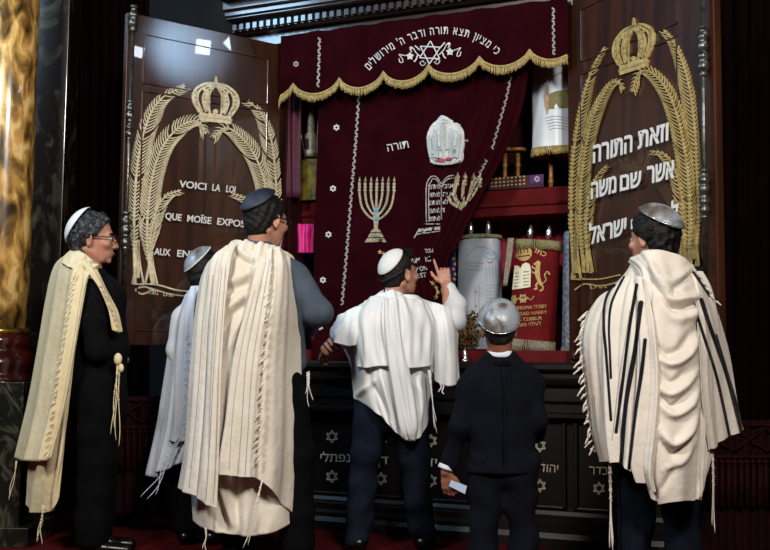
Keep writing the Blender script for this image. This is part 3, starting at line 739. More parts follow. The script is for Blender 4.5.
fl = Flat(); fl.disc((376.5, 210.5), 2.5, 12, star=.5).disc((376, 218.5), 2.5, 12, star=.5)
fl.put('blue_beads', scu, mat('blue_beads', '#3a9ad0', .3), ccl, off=.012, thick=.003)
fl = Flat()
for P, w_ in (([(462, 209), (452, 203), (448, 196)], 3.2), ([(463, 208), (455, 198), (455, 188), (457.5, 176)], 3.6), ([(464, 207), (463, 198), (463, 188), (465, 176)], 3.0), ([(465, 206), (469, 196), (471, 188), (473.5, 177)], 2.4), ([(467, 202), (475, 192), (480, 178)], 2)):
    fl.line(spl(P, 12), w_)
    if P[0][0] != 462:
        for q in range(3): fl.disc((P[-1][0] + q * .3, P[-1][1] + 8 - q * 3.5), 1.7, 8)
        fl.poly([(P[-1][0] - 1.2, P[-1][1] + .5), (P[-1][0] + 1.2, P[-1][1] + .5), (P[-1][0] + .6, P[-1][1] - 4)])
fl.put('menorah_embroidery', scu, M['embro_pg'], ccl, off=.006, thick=.005)
fl = Flat(); vine(fl, [(359, 94), (356, 140), (351, 200), (347, 250), (342, 306)], seed=5); vine(fl, [(511, 76), (506, 100), (499, 125), (492, 150)], 2.2, seed=6); vine(fl, [(487, 160), (479, 176), (468, 200)], 2.2, seed=7)
fl.put('embroidered_vine', scu, M['embro'], ccl, off=.006, thick=.003)
for u, v in ((336.5, 127.5), (333, 188.5), (328.5, 234.5), (323, 280), (320, 327)):
    fl = Flat(); fl.magen((u, v), 3.1, .9); fl.put('star_embroidery', scu, M['embro_w'], ccl, off=.006, thick=.003)
fl = Flat(); fl.text(he('תורה'), (388, 151.5), (409, 147.5), 7, .0)
fl.put('embroidered_word', scu, M['embro_w'], ccl, off=.006, thick=.003)
# crown with padded lobes
cp = [(431.5, 163), (458, 163.5), (463.5, 150), (464.5, 140), (463.5, 132), (461, 127), (458, 124), (454, 123), (451, 120), (443, 115.5), (437, 121), (432, 125), (428.5, 131), (426.5, 139), (429, 150)]
fl = Flat(); fl.poly([tuple(q) for q in spl(cp + [cp[0]], 60)[:-1]]); cr_o = fl.put('crown_embroidery', scu, M['embro_w'], ccl, off=.016, thick=.02)
fl = Flat()
for a in ((431, 158, 429, 131), (437, 158, 435, 126), (444, 158, 443, 118), (451, 158, 452, 124), (457, 158, 459.5, 129)): fl.line(spl([(a[0], a[1]), ((a[0] + a[2]) / 2 - .5, 145), (a[2], a[3] + 4)], 8), [2.5, 3.4, 4, 4.6, 4.8, 4.6, 4, 1.5])
fl.line([(432, 156.5), (445, 157.5), (458.5, 156)], 2); fl.line([(433, 163), (445, 164.5), (458, 162)], 2)
fl.put('crown_lobes', scu, mat('silver_sequins', '#d6dcdc', .35, .2, c2='#8fa0a0', scale=300, bump=.6, bscale=400), ccl, off=.032, thick=.012)
fl = Flat(); fl.poly([(434, 160.5), (440, 158.8), (447, 158.4), (453, 158.2), (450, 160.5), (442, 161.8)]); fl.put('crown_lining', scu, mat('crown_red', '#b02a35', .6), ccl, off=.04, thick=.004)
fl = Flat(); fl.line([(464, 140.5), (468, 140.8)], 1.8)
# tablets
for d_ in (0, 2.6):
    fl.line(spl([(426.5 + d_, 222), (426 + d_, 200), (426.5 + d_, 186), (429 + d_ * .8, 179 + d_), (433, 176 + d_), (437.5, 178 + d_), (441.5 - d_ * .3, 184 + d_)], 24), .9); fl.line(spl([(441.5, 184 + d_), (445, 179 + d_), (449, 176 + d_), (454, 175.5 + d_)], 10), .9)
for k in range(17): fl.disc((441.3, 187 + k * 2), .75, 6)
fl.line([(424, 224), (440, 224)], .9)
fl.poly([(418, 229), (440, 226.5), (440, 229.5), (418, 232)]); fl.line([(418, 231), (414, 238)], 1.2).line([(419, 234), (440, 231)], .8).line([(416, 235), (425, 232)], .9)
fl.put('tablets_outline', scu, M['embro'], ccl, off=.006, thick=.003)
fl = Flat()
for k, (a, b2) in enumerate((('לא תרצח', 'אנכי'), ('לא תנאף', 'לא יה'), ('לא תגנב', 'לא'), ('לא תענה', 'ז'), ('לא תחמד', ''))):
    v = 189 + k * 8; fl.text(he(a), (428.5, v), (440, v - .3), 4.2, -.0)
    if b2: fl.text(he(b2), (443, v - .6), (443 + 2.6 * len(b2), v - 1.2), 4, 0)
fl.text('TON', (425, 253), (433, 252.5), 4, 0).text('AIM', (411, 263.5), (420, 262.5), 5, 0).text('IC', (426, 262), (431, 261), 5, 0).text('MON', (416.5, 271.5), (427, 270), 4.6, 0).text('M EST', (410.5, 279), (427, 277), 4.6, 0)
fl.put('embroidered_words', scu, M['embro_w'], ccl, off=.006, thick=.002)
fl = Flat()
for u, v in ((433, 283), (436, 288), (436, 297), (438, 292), (380, 252), (384, 254)): fl.disc((u, v), 2.6, 10, star=.45)
fl.line(spl([(430, 281), (437, 290), (435, 300)], 10), 1)
fl.put('flower_embroidery', scu, M['embro_g'], ccl, off=.006, thick=.003)
# ---- shelves behind
def shelf(name, v0, v1, u, y, x0, x1, label=None, dep=.5, m=None):
    za, zb_ = onY(u, v0, y)[2], onY(u, v1, y)[2]
    t = MB().box((x0, y, zb_), (x1, y + dep, za)).build(name, m or M['red_cloth'], ark, smooth=False, bevel=.004)
    return za, zb_
YS = .28
zs_top, zs_bot = shelf('shelf', 187, 214, 545, YS, XL + .02, XR - .02)
# lighter roll along the lower edge of the shelf front
zr_ = onY(545, 203, YS)[2]
MB().tube([(XL + .02, YS - .004, zr_), (XR - .02, YS - .004, zr_)], .012, 10).build('shelf_roll', M['red_cloth'], ark)
# pleated magenta strip under the shelf
xa_, xb_ = XL + .02, XR - .02
rows = [[(x, YS + .3, z) for x in np.linspace(xa_, xb_, 5)] for z in (zs_bot + .01, zs_bot - .2, zs_bot - .42)]
drape('pleated_strip', rows, mat('crimson_pleats', '#a3103c', .7, c2='#7d0a2c', scale=12, sheen=.4, sheenc='#ff4070'), ark, space='w', nr=20, nc=400, fold_fn=lambda S, T: .012 * np.sin(S * 190 + 2 * np.sin(S * 31)) * (1 - .4 * T), thick=.003, fine=.0005)
# label strip on the upper shelf
st = MB(); q0 = onY(489, 188.5, YS); q1 = onY(544, 173.5, YS)
strip = MB().box((q0[0], YS - .012, zs_top + .0), (q1[0], YS - .003, zs_top + .075)).build('patterned_band', mat('band_cloth', '#3a1228', .8), None, smooth=False)
tag(strip, 'dark violet embroidered band with small gold pattern and star along the upper shelf', 'band')
fl = Flat(); ssp = surf_plane((0, YS - .012, 0), (0, -1.0, 0))
for k in range(9):
    for j in range(3): fl.disc((492 + k * 4, 186.5 - k * .35 - j * 3.6), 1.3, 6, 1.0)
f2 = Flat(); f2.poly([(530, 184), (543.5, 182.5), (543.5, 174), (530, 175.5)])
f2.put('violet_patch', ssp, mat('violet', '#4a2a6a', .8), strip, off=.001, thick=.002)
fl.put('gold_pattern', ssp, M['embro_g'], strip, off=.001, thick=.002)
f3 = Flat(); f3.magen((537, 179), 3, .8); f3.put('star', ssp, M['embro_w'], strip, off=.005, thick=.002)
# inner magenta curtain strip at the left
rows = [[cy_(u, v, .1) for u in np.linspace(280.5, 300, 4)] for v in (60, 110, 150, 196)]
for r in rows:
    pass
rows[-1] = [np.array([q[0], q[1], zs_top]) for q in rows[-1]]
o = drape('inner_curtain', rows, mat('plum_cloth', '#4a0828', .7, c2='#3a0620', scale=8, sheen=.4, sheenc='#c02080'), None, space='w', nr=20, nc=60, fold_fn=lambda S, T: .012 * np.sin(S * 11), thick=.004)
tag(o, 'narrow plum inner curtain at the left edge of the ark opening', 'curtain')
# pink cloth at the lower left
rows = [[cy_(u, v, .22) for u in np.linspace(283, 314, 5)] for v in (224, 238, 253)]
o = drape('pink_runner', rows, mat('pink_cloth', '#c8106e', .5, c2='#e0209a', scale=14, sheen=.4, sheenc='#ff80c0'), None, space='w', nr=20, nc=80, fold_fn=lambda S, T: .012 * np.sin(S * 26), thick=.004)
tag(o, 'bright pink pleated cloth in the lower left of the ark', 'cloth')
# ---- torah scrolls
def scroll(name, label, u, v_top, v_bot, w, y, m, tilt=0, dep=.6, fringe=True, handles=1, foot=0, taper=0, bz=None):
    """mantle outline: centre u, top and bottom rows, width in px, all at distance y"""
    c0 = onY(u, v_bot, y); c0[2] = bz if bz is not None else zfl + .008
    c1 = onY(u + tilt, v_top, y); e = onY(u + w / 2, (v_top + v_bot) / 2, y) - onY(u - w / 2, (v_top + v_bot) / 2, y); hw = np.linalg.norm(e) / 2
    o = empty(name, c0, label, 'Torah scroll'); ax = (c1 - c0); L = np.linalg.norm(ax); ax /= L
    rx = np.array([1.0, 0, 0]); rx -= ax * (rx @ ax); rx /= np.linalg.norm(rx); ry = np.cross(ax, rx)
    V = []; n = 48; prof = [(.0, 1.02 + foot), (.03, 1.03 + foot), (.3, 1.0), (.75, .99 + taper * .5), (.94, .97 + taper), (.985, .9 + taper), (1.0, .7 + taper), (1.004, .02)]
    pts = spl(np.array(prof[:5]), 22).tolist() + prof[5:]
    for h, s in pts:
        for k in range(n):
            a = 2 * math.pi * k / n; sq = 1 + .012 * math.sin(5 * a + h * 4) + .012 * math.sin(9 * a) * (1 - h) * 2
            ca, sa = math.cos(a), math.sin(a); pw = .8
            V.append(c0 + ax * L * h + rx * hw * s * sq * math.copysign(abs(ca) ** pw, ca) + ry * hw * dep * s * sq * math.copysign(abs(sa) ** pw, sa))
    mm = len(pts); Fc = [(i * n + k, i * n + (k + 1) % n, (i + 1) * n + (k + 1) % n, (i + 1) * n + k) for i in range(mm - 1) for k in range(n)] + [tuple((mm - 1) * n + k for k in range(n)), tuple(range(n))[::-1]]
    man = mesh('mantle', V, Fc, m, o)
    if handles:
        for s in (-1, 1):
            MB().lathe([(.012, -.05), (.012, .02), (.02, .025), (.014, .035), (.02, .05), (.012, .065), (.006, .085)], c1 + rx * hw * .42 * s, ax, 12).build('roller_handle', M['silver'] if handles == 1 else M['woodlight'], o)
    return o, man, (c0, c1, rx, ry, hw, ax, L)
M['woodlight'] = mat('turned_oak', '#9a6c30', .4, c2='#6f4a1e', scale=15, stretch=(1, 1, 6))
def fringe_ring(geo, h0, L_, m, o, dep, n=120, s=1.03, front=True):
    c0, c1, rx, ry, hw, ax, L = geo; mb = MB(); r = random.Random(1)
    for k in range(n):
        a = 2 * math.pi * k / n; ca, sa = math.cos(a), math.sin(a); pw = .8
        q = c0 + ax * L * h0 + rx * hw * s * math.copysign(abs(ca) ** pw, ca) + ry * hw * dep * s * math.copysign(abs(sa) ** pw, sa)
        d = -ax * L_ * r.uniform(.85, 1.1) + (rx * ca + ry * sa) * .006; mb.tube([q, q + d], [.0045, .0035], 5)
    return tag(mb.build('fringe', m, o), kind='stuff')
M['grayfringe'] = mat('greenish_gold_fringe', '#8f8a5e', .6, c2='#6b6640', scale=90)
M['greyfr'] = mat('grey_gold_fringe', '#8d8570', .6, c2='#635d48', scale=90)
# red scroll
M['redmantle'] = mat('scarlet_velvet', '#560408', .8, c2='#680609', scale=10, sheen=.12, sheenc='#c02028', spec=.2)
o, man, geo = scroll('torah_scroll', 'scarlet velvet Torah mantle with gold lion, white tablets and fringe', 530, 240, 345, 44, .21, M['redmantle'], tilt=9, dep=.62)
fringe_ring(geo, .99, .055, M['grayfringe'], o, .62, s=1.0); fringe_ring(geo, .085, .075, M['greyfr'], o, .62, s=1.05)
sm = surf_bvh(bvh_of(man))
fl = Flat(); fl.disc((523.5, 253), 8.5, 20, 8); fl.put('gold_crown_patch', sm, M['embro_g'], man, off=.003, thick=.004)
f2 = Flat(); f2.line([(518, 254), (518, 250), (521, 250), (521, 254)], .9).line([(524, 253), (524, 249), (527.5, 248.5), (527.5, 252.5)], .9).line([(517, 257), (530, 255)], .8); f2.put('patch_detail', sm, M['redmantle'], man, off=.008, thick=.001)
fl = Flat(); fl.text(he('כתר'), (532, 251), (545, 257), 4.5, .01); 
fl.put('embroidered_letters', sm, M['embro_g'], man, off=.003, thick=.002)
fl = Flat(); tb = [(510.5, 290), (510.5, 275), (511.5, 269), (514.5, 265.5), (518.5, 266), (520.5, 269), (522.5, 264.5), (526, 262.5), (529.5, 264), (531, 269), (530.5, 287)]
fl.poly(tb[:6] + [(520.5, 288.6)]).poly([(520.5, 288.6)] + tb[5:]); fl.put('tablets', sm, mat('cream_satin', '#ded8bc', .5), man, off=.006, thick=.006)
fl = Flat()
for k in range(5): fl.line([(512.5, 273.5 + k * 3.3), (518.5, 272.8 + k * 3.3)], .45).line([(523, 272 + k * 3.3), (529, 271.3 + k * 3.3)], .45)
fl.put('tablet_writing', sm, M['brass'], man, off=.0105, thick=.001)
fl = Flat()   # rampant lion
fl.line(spl([(541, 285), (538, 277), (537.5, 270), (538.5, 265)], 10), [3, 3.6, 4, 4.4, 4.8, 5, 5, 4.6, 4, 3]); fl.disc((538, 263.5), 3.1, 12, star=.75); fl.line([(537, 263), (534, 264.5)], 2)
fl.line(spl([(537, 269), (533.5, 268), (532, 266)], 6), 1.5).line(spl([(537, 272), (534, 273), (532, 271.5)], 6), 1.4).line(spl([(539, 282), (536, 285), (537, 288.5), (534, 289)], 8), 1.8).line(spl([(541, 284), (543, 287), (542, 290), (539.5, 290.5)], 8), 1.9)
fl.line(spl([(542, 284), (546, 280), (544.5, 275), (547.5, 271.5), (549.5, 274.5)], 14), [1.1] * 12 + [2, 2]); fl.put('lion', sm, M['embro_g'], man, off=.003, thick=.004)
fl = Flat()
for u in (513, 523): fl.magen((u, 299.5 - (u - 513) * .1), 4.6, 1.0, .5); fl.disc((u, 299.5), 1.6)
fl.line(spl([(505, 300), (508, 297), (510, 300)], 6), .8).line(spl([(527, 297), (531, 300), (534, 296)], 6), .8); fl.line([(506, 297), (507, 303)], .8)
fl.put('star_row', sm, M['embro_g'], man, off=.003, thick=.003)
fl = Flat(); fl.text('MERONA TOBBY', (515, 310), (547, 307.5), 3.4, 0).text('DE GAD HARRY', (512, 316), (547, 313.5), 3.2, 0).text('LA TZIBBUR', (516, 321.5), (542, 319.5), 3.2, 0).text(he('לעילוי נשמת'), (514, 327), (541, 325), 3.2, 0)
fl.put('embroidered_lines', sm, M['embro_g'], man, off=.003, thick=.0015)
# green side sash of the red scroll
rows = [[cy_(u, v, .10) for u in np.linspace(a, b2, 3)] for v, a, b2 in ((238, 508, 514), (262, 505.5, 511), (286, 503, 507))]
drape('side_sash', rows, M['greyfr'], o, space='w', nr=16, nc=16, fold_fn=lambda S, T: .002 * np.sin(S * 40), thick=.003, fine=.0003)
# white scroll
o, man, geo = scroll('torah_scroll', 'white satin Torah mantle with faint lettering, left of the scarlet one', 479.5, 235, 350, 42, .33, mat('white_satin', '#aeb6bf', .4, c2='#8d99a8', scale=5, sheen=.2), tilt=0, dep=.6, foot=-.1)
fringe_ring(geo, .99, .02, M['grayfringe'], o, .6, s=.98)
sm = surf_bvh(bvh_of(man)); fl = Flat(); r = random.Random(8)
def scrib(u0, u1, v, sl=0, h=1.6, dense=1.6):
    x = u0
    while x < u1: fl.line([(x, v + sl * (x - u0)), (x + r.uniform(-.2, .3), v + sl * (x - u0) - h * r.uniform(.6, 1.1))], .4); x += r.uniform(.6, 1) * dense
for k in range(3): scrib(467, 483, 263 + k * 3.4, .05)
for k in range(10): scrib(487 - k * .2, 500, 286 + k * 3.2, -.05, 1.5)
for k in range(4): fl.line([(486 + k * 3, 266), (487 + k * 3, 279)], .35)
fl.line([(475, 287), (475, 312)], .35).line([(479, 286), (479, 311)], .35); fl.line(spl([(466, 257), (474, 249), (484, 247), (495, 253)], 14), .4)
fl.put('stitched_lettering', sm, mat('grey_thread', '#6f7a86', .6), man, off=.002, thick=.001)
fl = Flat(); fl.line(spl([(487, 261), (490, 263), (493, 261)], 6), .9); fl.disc((476, 292), .9, 8).disc((476, 306), .9, 8); fl.put('red_stitches', sm, mat('red_thread', '#b03030', .6), man, off=.002, thick=.001)
fl = Flat(); fl.line(spl([(485, 256), (488, 252), (491, 255), (495, 252), (496, 258), (490, 259), (485, 256)], 16), .6); fl.put('blue_stitches', sm, mat('blue_thread', '#4a8ab0', .6), man, off=.002, thick=.001)
# silver scroll right, dark blue scroll left
o, man, geo = scroll('torah_scroll', 'narrow silver brocade Torah mantle between the scarlet one and the right door', 571, 231, 345, 17, .22, mat('silver_brocade', '#8d97a0', .4, .3, c2='#56606c', scale=50, bump=.4, bscale=90), tilt=1, dep=.9, handles=0)
fringe_ring(geo, .02, .05, M['greyfr'], o, .9, s=1.03)
o, man, geo = scroll('torah_scroll', 'dark blue velvet Torah mantle with gold flowers beside the curtain edge', 455, 250, 350, 22, .4, mat('navy_velvet', '#0d0f48', .7, c2='#12145a', scale=10, sheen=.3, sheenc='#4040c0'), tilt=0, dep=.8, handles=0)
sm = surf_bvh(bvh_of(man)); fl = Flat()
for u, v in ((453.5, 259), (455, 264), (453.5, 269), (455.5, 274), (454.5, 279)): fl.disc((u, v), 2.2, 10, star=.5)
fl.put('gold_flowers', sm, M['embro_g'], man, off=.003, thick=.003)
# upper scroll with a picture mantle
o, man, geo = scroll('torah_scroll', 'pale blue satin Torah mantle with a painted landscape on the upper shelf', 553, 60, 152, 40, .26, mat('pale_blue_satin', '#b4c6d8', .35, c2='#d4dade', scale=4, sheen=.2), tilt=-1, dep=.6, handles=0, bz=onY(553, 152, .26)[2])
fringe_ring(geo, .04, .05, M['fringe'], o, .6, s=1.03)
sm = surf_bvh(bvh_of(man)); fl = Flat()
q_ = [(549, 91), (570, 89), (572, 108), (550, 109)]
fl.poly([(548.5, 109), (549, 94), (556, 91), (568, 89.5), (568, 108)]); fl.put('painted_field', sm, mat('painted_green', '#5a6634', .6, c2='#7a6a40', scale=30), man, off=.002, thick=.001)
fl = Flat(); fl.poly([(544.5, 106), (543.5, 96), (546, 85), (549, 86), (548.5, 109), (547, 115)]); fl.line(spl([(545, 92), (550, 80), (560, 73), (568, 71)], 12), .9); fl.put('painted_trees', sm, mat('painted_ochre', '#8a7460', .6, c2='#b8a080', scale=60), man, off=.004, thick=.001)
fl = Flat()
for k in range(5): fl.line(spl([(545 + k, 118 + k * 3), (556, 116 + k * 3), (568, 118 + k * 3)], 8), .6)
fl.put('painted_water', sm, mat('painted_grey', '#9a968c', .6), man, off=.002, thick=.001)
# wooden roller ends below it
for u0, t_ in ((505, 'leftmost'), (518, 'middle'), (551, 'rightmost')):
    c_ = onY(u0, 186, YS + .05); c_[2] = zs_top; hgt = onY(u0, 152, YS + .05)[2] - zs_top
    x_ = empty('scroll_roller', c_, f'turned wooden scroll roller standing on the upper shelf, {t_} of three', 'scroll roller')
    MB().lathe([(.014, 0), (.014, .03), (.02, .04), (.014, .05), (.012, hgt * .6), (.018, hgt * .65), (.012, hgt * .7), (.013, hgt)], c_, n=14).build('turned_handle', M['woodlight'], x_)
    MB().lathe([(.045, hgt), (.05, hgt + .005), (.05, hgt + .018), (.045, hgt + .022)], c_, n=24).build('disc', M['woodlight'], x_)
# dark covered scroll behind them
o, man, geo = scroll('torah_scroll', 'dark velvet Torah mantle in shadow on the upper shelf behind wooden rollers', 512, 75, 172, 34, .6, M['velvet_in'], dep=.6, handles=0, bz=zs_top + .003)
M['palesilver'] = mat('pale_chased_silver', '#a8a698', .5, .3, c2='#75756a', scale=60, bump=.5, bscale=80)
# silver case at the upper left
c_ = onY(310, 172, .26); H_ = lambda v: onY(310, v, .26)[2] - c_[2]
x_ = empty('torah_case', (c_[0], c_[1], zs_top), 'slim silver Torah finial tower hanging by a chain at the upper left', 'finial')
MB().lathe([(.045, H_(157)), (.046, H_(152)), (.04, H_(150)), (.042, H_(136)), (.028, H_(133)), (.026, H_(118)), (.02, H_(112)), (.022, H_(104)), (.024, H_(88)), (.01, H_(80))], c_, n=8).build('tower', M['palesilver'], x_)
MB().lathe([(.018, H_(157)), (.02, H_(150)), (.017, H_(130)), (.012, H_(100)), (.006, H_(82))], c_ + [.055, .02, 0], n=8).build('side_tower', M['palesilver'], x_)
MB().box((c_[0] - .012, c_[1] - .05, c_[2] + H_(150)), (c_[0] + .01, c_[1] - .04, c_[2] + H_(140))).build('window_niche', M['black'], x_, smooth=False)
MB().tube([onY(299, 92, .22), onY(300, 130, .22), onY(307, 165, .24)], .003, 6).build('chain', M['silver'], x_)
yl = mat('yellow_satin', '#8d8228', .6, c2='#3a3410', scale=14)
o, man, geo = scroll('torah_scroll', 'yellow and dark Torah mantle under the silver finial at upper left', 313, 160, 178, 22, .3, yl, dep=.8, handles=0, bz=zs_top + .003)
o, man, geo = scroll('torah_scroll', 'small leaning yellow and black Torah mantle at the far upper left', 298, 168, 186, 24, .34, mat('ochre_black', '#15100a', .6, c2='#8d7c22', scale=9, ramp=(.5, .56)), tilt=-7, dep=.7, handles=0, bz=zs_top + .003)
# small silver finial and dry bouquet on the ledge
c_ = onY(465, 357, .0); c_[2] = ZL + .001
MBf = MB().lathe([(.022, 0), (.02, .012), (.01, .02), (.016, .04), (.01, .055), (.004, .085)], c_, n=14).build('silver_finial', M['silver'])
tag(MBf, 'small silver finial standing on the ledge left of the boy', 'finial')
c_ = onY(467, 345, .17); c_[2] = zfl + .001; q_ = empty('dried_bouquet', c_, 'dry golden brown bouquet on the ledge between the white scroll and boy', 'bouquet')
rr = random.Random(11); mb = MB(); m2 = MB()
for k in range(260):
    a = rr.uniform(0, 6.28); h = rr.uniform(.02, .23); r_ = .085 * math.sqrt(rr.random()) * (.6 + .6 * math.sin(math.pi * h / .25)); p_ = c_ + [r_ * math.cos(a), r_ * math.sin(a) * .8, h]
    M3 = np.linalg.qr(np.array([[rr.gauss(0, 1) for _ in range(3)] for _ in range(3)]))[0]; mb.ball(p_, (.013, .008, .003), 6, 4, M3)
for k in range(14):
    a = rr.uniform(0, 6.28); m2.tube([c_, c_ + [.06 * math.cos(a), .05 * math.sin(a), .18]], .002, 5)
tag(mb.build('dry_leaves', mat('dry_leaf', '#6e5524', .7, c2='#3a2a10', scale=60), q_, smooth=False), kind='stuff'); m2.build('stems', M['woodlight'], q_)
# ================================================================== the people
M['skin'] = mat('skin', '#b98873', .5, c2='#a8725d', scale=18, bump=.1, bscale=200, spec=.4)
M['skin2'] = mat('skin_dark', '#8a5a46', .5, c2='#754836', scale=18, spec=.4)
M['hairblack'] = mat('black_hair', '#060505', .6, c2='#0d0a09', scale=60, bump=.6, bscale=120, spec=.3)
M['hairgrey'] = mat('grey_curly_hair', '#0c0c10', .6, c2='#5c6068', scale=38, bump=.9, bscale=90, spec=.3, ramp=(.45, .7), detail=8, dist=1.5)
M['hairbrown'] = mat('short_grey_brown_hair', '#0f0b0a', .6, c2='#221b18', scale=60, bump=.6, bscale=120, spec=.3)
def cloth_mat(name, c, c2, **k): return mat(name, c, .85, c2=c2, scale=5, bump=.45, bscale=26, sheen=.15, spec=.2, **k)
M['cream'] = cloth_mat('cream_wool', '#d9cba8', '#cdbd97')
M['ivory'] = cloth_mat('ivory_wool', '#dcd5c8', '#cfc7b6')
M['white'] = cloth_mat('white_wool', '#dcdcdc', '#cfd2d6')
M['bluewhite'] = cloth_mat('cool_white_wool', '#c3cad4', '#b3bccb')
M['silkwhite'] = mat('white_silk', '#dfe2e2', .5, c2='#d2d6d8', scale=6, bump=.06, bscale=120, sheen=.2, spec=.4)
M['stripe'] = mat('black_stripe', '#0b0c14', .8)
M['greystripe'] = mat('grey_stripe', '#8f8f92', .8)
M['blacksweater'] = mat('black_knit', '#08080a', .95, c2='#0e0e10', scale=30, bump=.3, bscale=250, sheen=.1, spec=.1)
M['darktrousers'] = mat('black_trousers', '#050609', .95, c2='#090a0d', scale=10, spec=.08)
M['navytrousers'] = mat('navy_trousers', '#0b0f18', .9, c2='#121926', scale=10, spec=.1, bump=.1, bscale=200)
M['navysuit'] = mat('navy_suit', '#070910', .92, c2='#0b0e18', scale=10, spec=.1, bump=.15, bscale=250, sheen=.03)
M['bluesh'] = mat('grey_blue_shirt', '#46525f', .8, c2='#3c4754', scale=10, spec=.25, bump=.15, bscale=150)
M['whiteshirt'] = mat('white_shirt', '#cfd3d8', .75, c2='#c0c6ce', scale=6, bump=.1, bscale=150, sheen=.1)
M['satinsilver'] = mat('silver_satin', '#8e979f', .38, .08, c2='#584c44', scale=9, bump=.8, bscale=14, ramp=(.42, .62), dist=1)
M['whitecap'] = mat('white_cap', '#d6d6d2', .6, bump=.2, bscale=300)
M['navycap'] = mat('navy_velvet_cap', '#0e1420', .6, c2='#1c2638', scale=8, sheen=.2)
M['leather'] = mat('black_leather', '#08080a', .35)
M['shoe'] = mat('black_shoe', '#060606', .3)
M['lens'] = mat('spectacle_lens', '#30343a', .1); M['frames'] = mat('spectacle_frame', '#15100e', .3)
def nrm(v): v = np.asarray(v, float); return v / np.linalg.norm(v)
class Person:
    def __init__(s, u, D, name, label, group=None):
        s.D = D; s.foot = atz(u, D, 0); s.o = empty(name, s.foot, label, 'person', group)
    def p(s, u, v, dy=0): return at(u, v, s.D + dy)
    def z(s, u, z, dy=0): return atz(u, s.D + dy, z)
def head_axes(yaw, pitch=0, roll=0):
    """yaw 0 = facing away from the viewer, +90 = facing right"""
    a = math.radians(yaw); f = H3 * math.cos(a) + R3 * math.sin(a); r = R3 * math.cos(a) - H3 * math.sin(a)
    p = math.radians(pitch); f2 = f * math.cos(p) + Z3 * math.sin(p); u = -f * math.sin(p) + Z3 * math.cos(p)
    q = math.radians(roll); return f2, r * math.cos(q) + u * math.sin(q), u * math.cos(q) - r * math.sin(q)
def head_field(F_, c, ax, s, neck):
    f, r, u = ax; P = lambda a, b, d: c + s * (f * a + r * b + u * d); AX = (r, f, u)
    F_.ell(P(-.012, 0, .035), np.array([.074, .094, .084]) * s, AX, .01)
    F_.ell(P(.03, 0, -.03), np.array([.058, .066, .08]) * s, AX, .03)
    F_.ell(P(.045, 0, -.074), np.array([.04, .04, .03]) * s, AX, .02)
    F_.cone(P(-.025, -.048, -.05), P(.045, -.024, -.092), .018 * s, .015 * s, .022); F_.cone(P(-.025, .048, -.05), P(.045, .024, -.092), .018 * s, .015 * s, .022)
    F_.ell(P(.076, 0, -.097), np.array([.018, .014, .014]) * s, AX, .014)
    F_.cone(P(.078, -.03, .026), P(.078, .03, .026), .012 * s, .012 * s, .02)
    for q in (-1, 1):
        F_.ell(P(.092, q * .031, .006), np.array([.019, .014, .014]) * s, AX, .012, 's')
        F_.ell(P(.07, q * .042, -.022), np.array([.022, .02, .018]) * s, AX, .02)
        F_.ell(P(.078, q * .031, .004), np.array([.013, .013, .013]) * s, AX, .004)
        e = P(-.008, q * .078, -.002); en = nrm(r * q * .75 - f * .5)
        F_.ell(e, np.array([.007, .019, .032]) * s, (en, nrm(np.cross(u, en)), u), .008)
        F_.ell(P(-.006, q * .078, -.03), np.array([.007, .01, .012]) * s, AX, .008)
        F_.ell(e + en * .008 * s + f * .003 * s, np.array([.006, .009, .018]) * s, (en, nrm(np.cross(u, en)), u), .004, 's')
    F_.cone(P(.089, 0, .018), P(.11, 0, -.026), .008 * s, .0115 * s, .01); F_.ell(P(.1, .012, -.031), np.array([.01, .012, .008]) * s, AX, .008); F_.ell(P(.1, -.012, -.031), np.array([.01, .012, .008]) * s, AX, .008)
    F_.ell(P(.088, 0, -.058), np.array([.022, .012, .0065]) * s, AX, .007); F_.ell(P(.086, 0, -.07), np.array([.019, .012, .007]) * s, AX, .007)
    F_.cone(P(-.03, 0, -.05), neck, .05 * s, .058 * s, .02)
def body(P, mt, head, ax, s, neck, J, hands=(), h=.006, name='body'):
    """one continuous figure: head, neck, trunk, arms, legs, hands"""
    pts = [head + ax[2] * .16, head + ax[0] * .16, head - ax[0] * .14, neck] + [np.asarray(q) for ch in J for q in ch[0]]
    for hd in hands:
        for ch in hd: pts += [np.asarray(q) for q in ch[0]]
    pts = np.array(pts); lo, hi = pts.min(0) - .14, pts.max(0) + .14; lo[2] = max(lo[2], -.03)
    F_ = Fld(lo, hi, h)
    for ch, rad, k in J:
        for i in range(len(ch) - 1):
            sq = (nrm(H3), 1.5) if k > .04 else None
            F_.cone(ch[i], ch[i + 1], rad[i], rad[i + 1], k, sq=sq)
    head_field(F_, head, ax, s, neck)
    for hd in hands:
        for ch, rad in hd:
            for i in range(len(ch) - 1): F_.cone(ch[i], ch[i + 1], rad[i], rad[i + 1], .005)
    o_ = F_.build(name, mt, P.o)
    f, r, u = ax; Q = lambda a, b, d: head + s * (f * a + r * b + u * d)
    for q in (-1, 1):
        e = MB().ball(Q(.0825, q * .031, .005), .0115 * s, 14, 10).build('eye', M['eyewhite'], P.o)
        MB().ball(Q(.0885, q * .031, .005), np.array([.0062] * 3) * s, 12, 8).build('iris', M['iris'], e)
        MB().tube([Q(.096, q * .016, .026), Q(.094, q * .034, .033), Q(.08, q * .051, .027)], [.003 * s, .0048 * s, .002 * s], 6).build('eyebrow', M['hairblack'], P.o)
    MB().tube(spl([Q(.088, -.024, -.0645), Q(.1, -.008, -.0635), Q(.1, .008, -.0635), Q(.088, .024, -.0645)], 10), [.002 * s] * 2 + [.0042 * s] * 6 + [.002 * s] * 2, 8).build('lips', M['lips'], P.o)
    return o_
M['eyewhite'] = mat('eye_white', '#c8c4bc', .3); M['iris'] = mat('dark_iris', '#1c120c', .15); M['lips'] = mat('lips', '#8a4a44', .5)
